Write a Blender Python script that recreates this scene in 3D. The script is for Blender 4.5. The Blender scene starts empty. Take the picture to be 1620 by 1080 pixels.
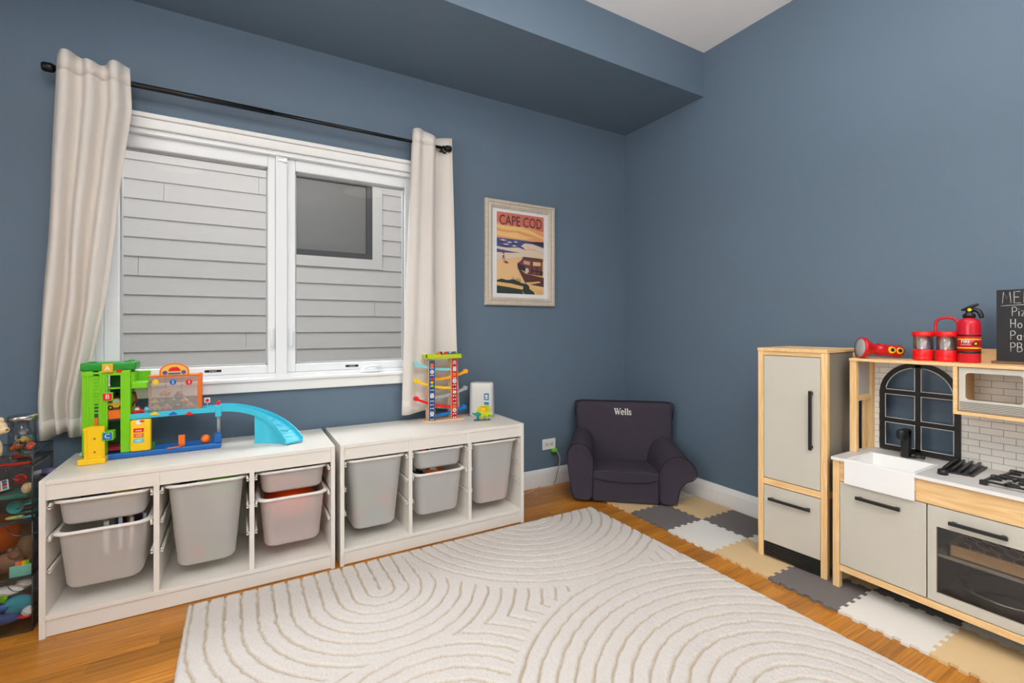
import bpy, bmesh, math, random
import numpy as np
from mathutils import Vector, Matrix
random.seed(7)
scene = bpy.context.scene
COL = scene.collection
# ------------------------------------------------------------------ camera, world, light, exposure
F_PX, HOR, CX, CY, CH, YAW = 742.1046, 517.3346, -2.5922, -2.7171, 1.1032, 0.5252
cam_d = bpy.data.cameras.new('camera'); cam = bpy.data.objects.new('camera', cam_d); COL.objects.link(cam)
cam.location = (CX, CY, CH); cam.rotation_euler = (math.pi/2, 0, -YAW)
cam_d.sensor_fit = 'HORIZONTAL'; cam_d.sensor_width = 36; cam_d.lens = F_PX/1620*36
cam_d.shift_y = (HOR-540)/1620; cam_d.clip_start = 0.02
scene.camera = cam
vs = scene.view_settings
vs.view_transform = 'Standard'; vs.look = 'None'; vs.gamma = 1; vs.use_curve_mapping = False
vs.exposure = -0.1
world = bpy.data.worlds.new('overcast_sky'); scene.world = world; world.use_nodes = True
bg = world.node_tree.nodes['Background']; bg.inputs[0].default_value = (1.0, 0.99, 0.97, 1); bg.inputs[1].default_value = 0.47

def area(name, loc, rot, sx, sy, power, color=(1, 1, 1)):
    l = bpy.data.lights.new(name, 'AREA'); l.shape = 'RECTANGLE'; l.size = sx; l.size_y = sy; l.energy = power; l.color = color
    o = bpy.data.objects.new(name, l); COL.objects.link(o); o.location = loc; o.rotation_euler = rot
    return o
# fill lights set in two added unseen windows, rear and left
area('fill_rear_window', (-2.3, -4.56, 1.45), (math.radians(90), 0, 0), 2.6, 1.9, 7, (1.0, 0.98, 0.95))
area('fill_left_window', (-4.36, -2.2, 1.5), (math.radians(90), 0, math.radians(-90)), 1.8, 1.6, 26, (1.0, 0.98, 0.95)).data.spread = math.radians(135)
# daylight falling between the houses onto the picture window
area('daylight_side_yard', (-2.4, 0.75, 2.75), (math.radians(-62), 0, 0), 2.6, 1.2, 94, (0.93, 0.97, 1.0))

# ------------------------------------------------------------------ pixel -> world helper
SN, CS = math.sin(YAW), math.cos(YAW)
def at(u, v, x=None, y=None, z=None):
    r = (u-810)/F_PX; d = (SN+CS*r, CS-SN*r, (HOR-v)/F_PX)
    t = (x-CX)/d[0] if x is not None else (y-CY)/d[1] if y is not None else (z-CH)/d[2]
    return Vector((CX+t*d[0], CY+t*d[1], CH+t*d[2]))
def project(x, y, z):
    dx, dy = x-CX, y-CY; fw = dx*SN+dy*CS
    if fw < .05: return (-9999, -9999)
    return (810+F_PX*(dx*CS-dy*SN)/fw, HOR-F_PX*(z-CH)/fw)

# ------------------------------------------------------------------ materials
def lin(c):
    return tuple(((x/255)/12.92 if x/255 <= .04045 else ((x/255+.055)/1.055)**2.4) for x in c)
MATS = {}
def base_mat(name):
    m = bpy.data.materials.new(name); m.use_nodes = True
    return m, m.node_tree, m.node_tree.nodes['Principled BSDF']
def M(name, rgb, rough=.5, metal=0, var=0, vscale=8, stretch=(1, 1, 1), bump=0, bscale=200, spec=.5, coat=0, objrand=0):
    if name in MATS: return MATS[name]
    m, nt, b = base_mat(name); N = nt.nodes.new; L = nt.links.new
    c = lin(rgb)
    b.inputs['Roughness'].default_value = rough; b.inputs['Metallic'].default_value = metal
    b.inputs['Specular IOR Level'].default_value = spec; b.inputs['Coat Weight'].default_value = coat
    tc = N('ShaderNodeTexCoord'); mp = N('ShaderNodeMapping'); mp.inputs['Scale'].default_value = stretch; L(tc.outputs['Object'], mp.inputs[0])
    nz = N('ShaderNodeTexNoise'); nz.inputs['Scale'].default_value = vscale; nz.inputs['Detail'].default_value = 5; L(mp.outputs[0], nz.inputs['Vector'])
    mx = N('ShaderNodeMix'); mx.data_type = 'RGBA'
    va = max(var, .02)
    mx.inputs[6].default_value = tuple(min(1, x*(1-va)) for x in c)+(1,); mx.inputs[7].default_value = tuple(min(1, x*(1+va)) for x in c)+(1,)
    L(nz.outputs['Fac'], mx.inputs[0]); L(mx.outputs[2], b.inputs['Base Color'])
    if bump:
        n2 = N('ShaderNodeTexNoise'); n2.inputs['Scale'].default_value = bscale; n2.inputs['Detail'].default_value = 3; L(mp.outputs[0], n2.inputs['Vector'])
        bp = N('ShaderNodeBump'); bp.inputs['Strength'].default_value = bump; bp.inputs['Distance'].default_value = .002
        L(n2.outputs['Fac'], bp.inputs['Height']); L(bp.outputs[0], b.inputs['Normal'])
    MATS[name] = m
    return m
def wood(name, dark, light, stretch, rough=.45, scale=9, rand=0.0, contrast=(.3, .75), dist=1.2):
    m, nt, b = base_mat(name); N = nt.nodes.new; L = nt.links.new
    tc = N('ShaderNodeTexCoord'); oi = N('ShaderNodeObjectInfo')
    mp = N('ShaderNodeMapping'); mp.inputs['Scale'].default_value = stretch; L(tc.outputs['Object'], mp.inputs[0])
    off = N('ShaderNodeVectorMath'); off.operation = 'MULTIPLY_ADD'; off.inputs[1].default_value = (37, 53, 71)
    cb = N('ShaderNodeCombineXYZ')
    for i in range(3): L(oi.outputs['Random'], cb.inputs[i])
    L(cb.outputs[0], off.inputs[0]); L(mp.outputs[0], off.inputs[2])
    nz = N('ShaderNodeTexNoise'); nz.inputs['Scale'].default_value = scale; nz.inputs['Detail'].default_value = 6; nz.inputs['Distortion'].default_value = dist
    L(off.outputs[0], nz.inputs['Vector'])
    cr = N('ShaderNodeValToRGB'); cr.color_ramp.elements[0].position = contrast[0]; cr.color_ramp.elements[1].position = contrast[1]
    cr.color_ramp.elements[0].color = lin(dark)+(1,); cr.color_ramp.elements[1].color = lin(light)+(1,)
    L(nz.outputs['Fac'], cr.inputs[0])
    hs = N('ShaderNodeHueSaturation'); L(cr.outputs[0], hs.inputs['Color'])
    ma = N('ShaderNodeMapRange'); ma.inputs['To Min'].default_value = 1-rand; ma.inputs['To Max'].default_value = 1+rand; L(oi.outputs['Random'], ma.inputs['Value'])
    L(ma.outputs[0], hs.inputs['Value']); L(hs.outputs[0], b.inputs['Base Color'])
    b.inputs['Roughness'].default_value = rough
    bp = N('ShaderNodeBump'); bp.inputs['Strength'].default_value = .08; bp.inputs['Distance'].default_value = .002
    L(nz.outputs['Fac'], bp.inputs['Height']); L(bp.outputs[0], b.inputs['Normal'])
    MATS[name] = m
    return m
def clear(name, rgb=(255, 255, 255), gloss=.08, rough=.02, opaque=0.0, body=(255, 255, 255), fres=.6):
    """clear plastic or glass: tinted see-through with a fresnel gloss and an optional milky body"""
    m = bpy.data.materials.new(name); m.use_nodes = True; nt = m.node_tree; nt.nodes.clear(); N = nt.nodes.new; L = nt.links.new
    out = N('ShaderNodeOutputMaterial'); tr = N('ShaderNodeBsdfTransparent'); tr.inputs[0].default_value = lin(rgb)+(1,)
    gl = N('ShaderNodeBsdfGlossy'); gl.inputs['Roughness'].default_value = rough
    lw = N('ShaderNodeLayerWeight'); lw.inputs[0].default_value = .25
    mr = N('ShaderNodeMath'); mr.operation = 'MULTIPLY_ADD'; mr.inputs[1].default_value = fres; mr.inputs[2].default_value = gloss; mr.use_clamp = True
    L(lw.outputs['Fresnel'], mr.inputs[0])
    src = tr.outputs[0]
    if opaque > 0:
        df = N('ShaderNodeBsdfDiffuse'); df.inputs[0].default_value = lin(body)+(1,)
        tl = N('ShaderNodeBsdfTranslucent'); tl.inputs[0].default_value = lin(body)+(1,)
        m0 = N('ShaderNodeMixShader'); m0.inputs[0].default_value = .2; L(df.outputs[0], m0.inputs[1]); L(tl.outputs[0], m0.inputs[2])
        m1 = N('ShaderNodeMixShader'); m1.inputs[0].default_value = opaque; L(tr.outputs[0], m1.inputs[1]); L(m0.outputs[0], m1.inputs[2]); src = m1.outputs[0]
    mx = N('ShaderNodeMixShader'); L(mr.outputs[0], mx.inputs[0]); L(src, mx.inputs[1]); L(gl.outputs[0], mx.inputs[2]); L(mx.outputs[0], out.inputs[0])
    MATS[name] = m
    return m
def emit(name, rgb, s):
    m = bpy.data.materials.new(name); m.use_nodes = True; b = m.node_tree.nodes['Principled BSDF']
    b.inputs['Emission Color'].default_value = lin(rgb)+(1,); b.inputs['Emission Strength'].default_value = s
    return m
WALL = M('wall_paint', (99, 117, 134), .55, var=.05, vscale=2.5, bump=.12, bscale=90, spec=.35)
CEIL = M('ceiling_paint', (248, 248, 247), .8)
TRIM = M('trim_white', (240, 240, 238), .35)
VINYL = M('window_vinyl', (240, 243, 245), .3)
OAK = wood('oak_floor', (156, 93, 26), (203, 137, 48), (1.1, 34, 8), .32, 4, .22, dist=.5)
OAKSUB = M('floor_base', (120, 72, 30), .6)
PZ = wood('pine_vertical', (226, 178, 116), (246, 213, 160), (22, 22, 1.6), .5, 3.2, .04)
PY = wood('pine_lengthwise', (226, 178, 116), (246, 213, 160), (22, 1.6, 22), .5, 3.2, .04)
PX = wood('pine_crosswise', (226, 178, 116), (246, 213, 160), (1.6, 22, 22), .5, 3.2, .04)
BIRCH = wood('birch', (222, 186, 146), (240, 212, 178), (3, 14, 14), .5, 4, .03)
PGREY = M('kitchen_greige', (200, 195, 182), .42, var=.02)
PSIDE = M('kitchen_taupe', (140, 132, 120), .5)
BLACK = M('black_plastic', (26, 26, 27), .38)
BLACKM = M('black_metal', (24, 23, 24), .35, .3)
WHITE = M('white_melamine', (229, 223, 214), .4)
COUNTER = M('counter_stone', (205, 203, 201), .45, var=.04, vscale=30)
SINKW = M('sink_white', (244, 244, 243), .3)
TILEW = M('tile_white', (232, 228, 220), .35)
GROUT = M('tile_grout', (120, 116, 112), .8)
RED = M('red_plastic', (226, 22, 24), .35); DRED = M('dark_red_plastic', (150, 20, 30), .4)
GREEN = M('lime_plastic', (122, 204, 22), .35); DGREEN = M('green_plastic', (28, 146, 40), .4)
YEL = M('yellow_plastic', (248, 200, 12), .38); BLUE = M('blue_plastic', (18, 98, 176), .38); CYAN = M('cyan_plastic', (62, 190, 216), .36)
ORG = M('orange_plastic', (240, 112, 26), .38); TEAL = M('teal_plastic', (26, 150, 146), .4); LIME = M('chartreuse', (190, 212, 30), .4)
PURP = M('purple_plastic', (92, 82, 130), .45); PINK = M('pink_plastic', (236, 150, 140), .45); GREYP = M('grey_plastic', (168, 168, 166), .42)
WHITEP = M('white_plastic', (238, 238, 236), .35); BROWN = M('brown_plush', (140, 104, 82), .9, var=.15, vscale=60, bump=.5); CREAM = M('cream_plush', (232, 204, 162), .95, var=.12, vscale=70, bump=.8, bscale=150)
STEEL = M('brushed_steel', (190, 190, 188), .25, 1)
CURT = M('curtain_linen', (222, 215, 207), .85, var=.05, vscale=60, stretch=(6, 6, 1), bump=.25, bscale=300)
NAVY = M('navy_canvas', (56, 48, 61), .85, var=.08, vscale=12, bump=.35, bscale=600)
NAVYP = M('navy_piping', (32, 28, 40), .8)
THREAD = M('embroidery_thread', (236, 232, 224), .7)
SIDING = M('siding_white', (216, 212, 209), .7, var=.03, vscale=14, stretch=(1, 8, 8), bump=.5, bscale=22)
GLASS = clear('window_glass', (252, 253, 253), .0, fres=.12)
ACRYL = clear('acrylic', (247, 248, 248), .03, .03, fres=.35)
ACRYLE = clear('acrylic_edge', (120, 126, 126), .15, .1)
CLEARP = clear('clear_plastic', (246, 246, 246), .06)
RACKC = clear('rack_clear_plastic', (250, 246, 244), .05, .15, .22, (250, 236, 228), .4)  # milky body paints in whitish reflections on the clear panels
SMOKE = clear('oven_smoke_acrylic', (226, 223, 220), .05, .08, fres=.4)
FROST = clear('frosted_bin', (250, 248, 245), .02, .35, .64, (253, 252, 250), .3)
FROSTP = clear('frosted_bin_rose', (250, 240, 235), .02, .35, .64, (253, 241, 236), .3)

# ------------------------------------------------------------------ mesh builder
class MB:
    def __init__(s): s.v = []; s.f = []; s.m = []; s.s = []
    def add(s, vs, fs, mi=0, sm=False):
        o = len(s.v); s.v += [tuple(v) for v in vs]
        for f in fs: s.f.append([i+o for i in f]); s.m.append(mi); s.s.append(sm)
        return s
    def bm(s, bm, mi=0, sm=False, M4=None):
        bm.verts.ensure_lookup_table(); bm.verts.index_update()
        vs = [(M4 @ v.co if M4 else v.co.copy()) for v in bm.verts]; fs = [[v.index for v in f.verts] for f in bm.faces]
        bm.free(); return s.add(vs, fs, mi, sm)
    def box(s, a, b, mi=0, bev=0, seg=2, M4=None):
        lo = [min(a[i], b[i]) for i in range(3)]; hi = [max(a[i], b[i]) for i in range(3)]
        if bev <= 0 and M4 is None:
            vs = [(x, y, z) for z in (lo[2], hi[2]) for y in (lo[1], hi[1]) for x in (lo[0], hi[0])]
            return s.add(vs, [(0, 2, 3, 1), (4, 5, 7, 6), (0, 1, 5, 4), (2, 6, 7, 3), (0, 4, 6, 2), (1, 3, 7, 5)], mi)
        bm = bmesh.new(); bmesh.ops.create_cube(bm, size=1)
        for v in bm.verts: v.co = Vector([lo[i]+(v.co[i]+.5)*(hi[i]-lo[i]) for i in range(3)])
        if bev > 0:
            bev = min(bev, .49*min(hi[i]-lo[i] for i in range(3)))
            bmesh.ops.bevel(bm, geom=bm.edges[:], offset=bev, segments=seg, affect='EDGES', profile=.5)
        return s.bm(bm, mi, bev > 0 and seg > 2, M4)
    def cyl(s, p0, p1, r0, r1=None, n=18, mi=0, caps=True, sm=True):
        p0, p1 = Vector(p0), Vector(p1); r1 = r0 if r1 is None else r1
        d = (p1-p0).normalized(); a = d.orthogonal().normalized(); b = d.cross(a)
        vs = []
        for p, r in ((p0, r0), (p1, r1)):
            for i in range(n):
                t = 2*math.pi*i/n; vs.append(p+r*(math.cos(t)*a+math.sin(t)*b))
        s.add(vs, [(i, (i+1) % n, n+(i+1) % n, n+i) for i in range(n)], mi, sm)
        if caps: s.add(vs, [list(range(n))[::-1], list(range(n, 2*n))], mi)
        return s
    def tube(s, pts, r, n=8, mi=0, closed=False, caps=True):
        P = [Vector(p) for p in pts]; k = len(P); vs = []
        R = r if isinstance(r, (list, tuple)) else [r]*k
        up = None
        for i in range(k):
            if closed: t = P[(i+1) % k]-P[i-1]
            else: t = P[min(i+1, k-1)]-P[max(i-1, 0)]
            t.normalize()
            if up is None: up = t.orthogonal().normalized()
            up = (up-t*up.dot(t))
            up = up.normalized() if up.length > 1e-6 else t.orthogonal().normalized()
            b = t.cross(up)
            for j in range(n):
                q = 2*math.pi*j/n; vs.append(P[i]+R[i]*(math.cos(q)*up+math.sin(q)*b))
        fs = []
        for i in range(k if closed else k-1):
            a0 = i*n; b0 = ((i+1) % k)*n
            for j in range(n): fs.append((a0+j, a0+(j+1) % n, b0+(j+1) % n, b0+j))
        s.add(vs, fs, mi, True)
        if caps and not closed: s.add(vs, [list(range(n))[::-1], list(range((k-1)*n, k*n))], mi)
        return s
    def lathe(s, prof, c, n=28, mi=0, axis='z', cap=True):
        """prof = [(radius, height)] round the vertical through c (or along axis)"""
        vs = []; c = Vector(c)
        for r, hgt in prof:
            for i in range(n):
                t = 2*math.pi*i/n; x, y = r*math.cos(t), r*math.sin(t)
                q = Vector((x, y, hgt)) if axis == 'z' else Vector((hgt, x, y)) if axis == 'x' else Vector((x, hgt, y))
                vs.append(c+q)
        fs = []
        for k in range(len(prof)-1):
            for i in range(n): fs.append((k*n+i, k*n+(i+1) % n, (k+1)*n+(i+1) % n, (k+1)*n+i))
        s.add(vs, fs, mi, True)
        if cap:
            if prof[0][0] > 1e-5: s.add(vs, [list(range(n))[::-1]], mi)
            if prof[-1][0] > 1e-5: s.add(vs, [list(range((len(prof)-1)*n, len(prof)*n))], mi)
        return s
    def prism(s, poly, axis, a0, a1, mi=0, sm=False):
        def pt(p, a): return (a, p[0], p[1]) if axis == 'x' else (p[0], a, p[1]) if axis == 'y' else (p[0], p[1], a)
        n = len(poly); vs = [pt(p, a0) for p in poly]+[pt(p, a1) for p in poly]
        s.add(vs, [list(range(n))[::-1], list(range(n, 2*n))], mi)
        return s.add(vs, [(i, (i+1) % n, n+(i+1) % n, n+i) for i in range(n)], mi, sm)
    def ell(s, c, r, n=16, mi=0):
        r = (r, r, r) if not isinstance(r, (tuple, list)) else r
        m = max(6, n//2); vs = []; fs = []
        for i in range(m+1):
            t = math.pi*i/m
            for j in range(n):
                p = 2*math.pi*j/n; vs.append((c[0]+r[0]*math.sin(t)*math.cos(p), c[1]+r[1]*math.sin(t)*math.sin(p), c[2]+r[2]*math.cos(t)))
        for i in range(m):
            for j in range(n): fs.append((i*n+j, (i+1)*n+j, (i+1)*n+(j+1) % n, i*n+(j+1) % n))
        return s.add(vs, fs, mi, True)
    def grid(s, P, mi=0, sm=True, closed=False):
        """P[i][j] points"""
        a = len(P); b = len(P[0]); vs = [p for row in P for p in row]; fs = []
        for i in range(a-1):
            for j in range(b if closed else b-1): fs.append((i*b+j, i*b+(j+1) % b, (i+1)*b+(j+1) % b, (i+1)*b+j))
        return s.add(vs, fs, mi, sm)
    def build(s, name, mats, parent=None, org=None, fix=True):
        mats = mats if isinstance(mats, (list, tuple)) else [mats]
        if org is None and parent is not None: org = parent.get('_o', None)
        o = Vector(org) if org is not None else Vector((0, 0, 0))
        me = bpy.data.meshes.new(name)
        me.from_pydata([tuple(Vector(v)-o) for v in s.v], [], s.f)
        for m in mats: me.materials.append(m)
        me.polygons.foreach_set('material_index', s.m); me.polygons.foreach_set('use_smooth', s.s); me.update()
        if fix:
            bm = bmesh.new(); bm.from_mesh(me); bmesh.ops.remove_doubles(bm, verts=bm.verts, dist=1e-6); bmesh.ops.recalc_face_normals(bm, faces=bm.faces); bm.to_mesh(me); bm.free()
        ob = bpy.data.objects.new(name, me); COL.objects.link(ob)
        if parent is not None: ob.parent = parent
        elif org is not None: ob.location = o
        return ob
ORIG = []
def thing(name, loc, label=None, cat=None, group=None, rotz=0, world=False, kind=None):
    """an Empty at the thing's base; with world=True its parts are given in world coordinates"""
    e = bpy.data.objects.new(name, None); COL.objects.link(e); e.empty_display_size = .05
    e.location = loc; e.rotation_euler = (0, 0, rotz)
    if world: e['_o'] = list(loc); ORIG.append(e)
    return tag(e, label, cat, group, kind)
def tag(o, label=None, cat=None, group=None, kind=None):
    if label: o['label'] = label
    if cat: o['category'] = cat
    if group: o['group'] = group
    if kind: o['kind'] = kind
    return o
def sub(parent, child_of):    # pass the world origin on to a part so that its sub-parts may be given in world coordinates too
    if '_o' in child_of: parent['_o'] = list(child_of['_o']); ORIG.append(parent)
    return parent
def bx(name, a, b, mat, parent=None, bev=0, org=None, seg=2):
    return MB().box(a, b, 0, bev, seg).build(name, mat, parent, org)
def copy_tree(o, parent=None):
    c = o.copy(); COL.objects.link(c); c.parent = parent
    for ch in list(o.children): copy_tree(ch, c)
    return c
def text_mesh(body, size, sx=1.0, ext=.0004, align='CENTER'):
    cu = bpy.data.curves.new('t', 'FONT'); cu.body = body; cu.size = size; cu.extrude = ext; cu.align_x = align; cu.align_y = 'CENTER'; cu.resolution_u = 3
    ob = bpy.data.objects.new('t', cu); COL.objects.link(ob)
    dg = bpy.context.evaluated_depsgraph_get(); me = bpy.data.meshes.new_from_object(ob.evaluated_get(dg))
    bpy.data.objects.remove(ob); bpy.data.curves.remove(cu)
    for v in me.vertices: v.co.x *= sx
    return me
def lettering(name, body, size, mat, parent, pos, xdir, ydir, sx=1.0, ext=.0004, align='CENTER'):
    me = text_mesh(body, size, sx, ext, align); me.materials.clear(); me.materials.append(mat)
    X = Vector(xdir).normalized(); Y = Vector(ydir).normalized(); Z = X.cross(Y)
    p = Vector(pos)-(Vector(parent['_o']) if parent is not None and '_o' in parent else Vector((0, 0, 0)))
    M4 = Matrix((X, Y, Z)).transposed().to_4x4(); M4.translation = p
    me.transform(M4); me.name = name
    ob = bpy.data.objects.new(name, me); COL.objects.link(ob); ob.parent = parent
    return ob
XD, ZD = (1, 0, 0), (0, 0, 1)

# ================================================================== THE ROOM
RX0, RY0, ZC = -4.4, -4.6, 2.875      # left wall, wall behind the camera, ceiling
SOF_Z, SOF_D = 2.591, 0.715
WX0, WX1, WZ0, WZ1 = -3.145, -1.665, 0.842, 2.018   # rough opening of the picture window
w = MB()
w.box((RX0-.1, 0, -.1), (WX0, .14, ZC)).box((WX1, 0, -.1), (.12, .14, ZC)).box((WX0, 0, -.1), (WX1, .14, WZ0)).box((WX0, 0, WZ1), (WX1, .14, ZC))
tag(w.build('wall_back', WALL), 'slate blue wall with the picture window', kind='structure')
tag(bx('wall_right', (0, RY0-.1, -.1), (.12, 0, ZC), WALL), 'slate blue wall behind the play kitchen', kind='structure')
w = MB()
w.box((RX0-.1, RY0-.1, -.1), (RX0, -3.2, ZC)).box((RX0-.1, -1.2, -.1), (RX0, 0, ZC)).box((RX0-.1, -3.2, -.1), (RX0, -1.2, .6)).box((RX0-.1, -3.2, 2.4), (RX0, -1.2, ZC))
tag(w.build('wall_left', WALL), 'slate blue wall on the left', kind='structure')
w = MB()
w.box((RX0, RY0-.1, -.1), (-3.7, RY0, ZC)).box((-.9, RY0-.1, -.1), (0, RY0, ZC)).box((-3.7, RY0-.1, -.1), (-.9, RY0, .45)).box((-3.7, RY0-.1, 2.45), (-.9, RY0, ZC))
tag(w.build('wall_front', WALL), 'slate blue wall behind the camera', kind='structure')
tag(bx('ceiling', (RX0-.1, RY0-.1, ZC), (.12, .14, ZC+.1), CEIL), 'flat white ceiling', kind='structure')
tag(bx('trim_1', (RX0, -SOF_D, SOF_Z), (0, 0, ZC), WALL), 'slate blue dropped soffit along the window wall', kind='structure')
def baseboard(name, poly_axis, a0, a1, sgn):
    prof = [(0, 0), (.017, 0), (.017, .085), (.014, .098), (.011, .108), (.006, .118), (0, .118)]
    if poly_axis == 'x': m = MB().prism([(-p[0], p[1]) for p in prof], 'x', a0, a1)
    else: m = MB().prism([(-p[0], p[1]) for p in prof], 'y', a0, a1)
    return tag(m.build(name, TRIM), kind='structure')
baseboard('baseboard_back', 'x', RX0, 0, 1); baseboard('baseboard_right', 'y', RY0, 0, 1)

# floor: base slab + oak strips
floor = tag(bx('floor', (RX0, RY0, -.1), (0, 0, -.012), OAKSUB), 'warm oak strip floor', kind='structure')
RUG = (-2.77, -.745, -3.2, -.487)     # x0 x1 y0 y1
PW = .0572
plank_mesh = {}
def plank_me(L):
    if L not in plank_mesh:
        b = MB().box((0, .0003, -.012), (L-.0006, PW-.0003, 0)); c = .0006
        me = bpy.data.meshes.new('plank'); me.from_pydata([(v[0], v[1], v[2]) for v in b.v], [], b.f); me.materials.append(OAK); me.update()
        plank_mesh[L] = me
    return plank_mesh[L]
rest = MB(); npl = 0; cand = []
y = -PW
while y > RY0-PW:
    x = RX0-random.random()*.6
    while x < 0:
        L = random.choice((.36, .48, .6, .72, .84, .96)); x1 = min(x+L, 0)
        if x1 > RX0:
            vis = False
            for k in range(7):
                px = x+(x1-x)*k/6; u, v = project(px, y+PW/2, 0)
                if 0 <= u < 1620 and v < 1084:
                    rug = RUG[0]+.02 < px < RUG[1]-.02 and y < RUG[3]-PW
                    unit = -3.2 < px < -1.21 and y > -.44
                    mats_ = px > -.56 and y < -.1 and (y < -.4)
                    stack = px < -3.25 and y > -.33
                    if not (rug or unit or mats_ or stack): vis = True
            if vis and x >= RX0 and x+L <= .005 and npl < 298:
                o = bpy.data.objects.new('plank', plank_me(L)); COL.objects.link(o); o.parent = floor; o.location = (x, y, 0); npl += 1
            else: rest.box((max(x, RX0), y+.0003, -.012), (x1-.0006, y+PW-.0003, 0))
        x += L
    y -= PW
ro = rest.build('plank_field', OAK, floor, fix=False); ro['kind'] = 'stuff'

# ------------------------------------------------------------------ picture window
win = thing('window_1', (-2.405, 0, WZ0), 'white double casement window with two panes', world=True, kind='structure')
cw = .072
def casing(a, b): return bx('casing', a, b, TRIM, win, .004)
casing((WX0-cw, -.018, WZ1), (WX1+cw, 0, WZ1+.045)); casing((WX0-cw, -.030, WZ1+.045), (WX1+cw, 0, WZ1+.066))
casing((WX0-cw, -.018, WZ0-.066), (WX0, 0, WZ1)); casing((WX1, -.018, WZ0-.066), (WX1+cw, 0, WZ1))
casing((WX0-cw, -.022, WZ0-.066), (WX1+cw, 0, WZ0-.012)); bx('sill', (WX0-cw-.01, -.034, WZ0-.014), (WX1+cw+.01, .05, WZ0+.003), TRIM, win, .004)
m = MB(); t = .022
m.box((WX0, .0, WZ0), (WX0+t, .14, WZ1)).box((WX1-t, .0, WZ0), (WX1, .14, WZ1)).box((WX0, .0, WZ1-t), (WX1, .14, WZ1)).box((WX0, .02, WZ0), (WX1, .14, WZ0+t))
m.build('jamb', VINYL, win)
bx('mullion', (-2.432, .012, WZ0), (-2.378, .14, WZ1), VINYL, win, .003)
def sash(x0, x1, g0, g1):
    z0, z1, zg0, zg1 = WZ0+.022, WZ1-.022, .906, 1.936
    m = MB(); y0, y1 = .030, .095
    m.box((x0, y0, z0), (g0, y1, z1), 0, .004).box((g1, y0, z0), (x1, y1, z1), 0, .004).box((g0, y0, zg1), (g1, y1, z1), 0, .004).box((g0, y0, z0), (g1, y1, zg0), 0, .004)
    s = sub(m.build('sash', VINYL, win), win)
    b = MB(); q = .007
    b.box((g0, .052, zg0), (g0+q, .08, zg1)).box((g1-q, .052, zg0), (g1, .08, zg1)).box((g0, .052, zg1-q), (g1, .08, zg1)).box((g0, .052, zg0), (g1, .08, zg0+q))
    b.build('glazing_bead', M('bead_grey', (176, 178, 178), .5), s)
    bx('pane', (g0, .070, zg0), (g1, .074, zg1), GLASS, s)
    return s
s1 = sash(-3.123, -2.432, -3.070, -2.468); s2 = sash(-2.378, -1.687, -2.337, -1.740)
for x in (-2.450, -2.358):
    s = s1 if x < -2.4 else s2
    m = MB().box((x-.012, .022, .985), (x+.012, .032, 1.10), 0, .004)
    m.tube([(x, .028, 1.085), (x, .006, 1.08), (x, -.002, 1.06), (x, .0, 1.02), (x, .004, 1.0)], [.006, .007, .006, .006, .005], 8)
    m.build('sash_lock', VINYL, s)
p = at(586, 582, y=.02); m = MB().box((p.x-.055, .0, .846), (p.x+.06, .035, .872), 0, .008, 3)
m.tube([(p.x-.04, .0, .872), (p.x, -.006, .884), (p.x+.05, -.004, .874)], [.006, .007, .008], 8)
m.build('crank_handle', VINYL, s2)
for u, v, s in ((557, 578.5, s2), (337, 587, s1)):
    p = at(u, v, y=.028); bx('sticker', (p.x-.035, .0285, p.z-.006), (p.x+.035, .0298, p.z+.006), BLACK, s)
    lettering('sticker_print', 'III IIIII III', .009, WHITEP, s, (p.x, .0283, p.z), XD, ZD)
p = at(447, 254, y=.01); m = MB().box((p.x-.02, .004, p.z-.004), (p.x+.02, .012, p.z+.004)).box((p.x+.005, -.004, p.z-.008), (p.x+.02, .012, p.z+.008)); m.build('top_latch', STEEL, win)
# unseen rear window, added to hold the rear fill light
w2 = thing('added_window_2', (-2.3, RY0, .45), 'added wide window, unseen behind the camera', world=True, kind='structure')
m = MB(); m.box((-3.7, RY0-.08, .45), (-3.64, RY0, 2.45)).box((-.96, RY0-.08, .45), (-.9, RY0, 2.45)).box((-3.7, RY0-.08, 2.39), (-.9, RY0, 2.45)).box((-3.7, RY0-.08, .45), (-.9, RY0, .51)).box((-2.33, RY0-.08, .45), (-2.27, RY0, 2.45))
m.build('frame', VINYL, w2)
for a, b in ((-3.64, -2.33), (-2.27, -.96)): bx('pane', (a, RY0-.05, .51), (b, RY0-.046, 2.39), GLASS, w2)

w3 = thing('added_window_3', (RX0, -2.2, .6), 'added window in the left wall, outside the view', world=True, kind='structure')  # added opening for the left fill aimed at the right wall
m = MB(); m.box((RX0-.08, -3.2, .6), (RX0, -3.14, 2.4)).box((RX0-.08, -1.26, .6), (RX0, -1.2, 2.4)).box((RX0-.08, -3.2, 2.34), (RX0, -1.2, 2.4)).box((RX0-.08, -3.2, .6), (RX0, -1.2, .66))
m.build('frame', VINYL, w3); bx('pane', (RX0-.05, -3.14, .66), (RX0-.046, -1.26, 2.34), GLASS, w3)

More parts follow.
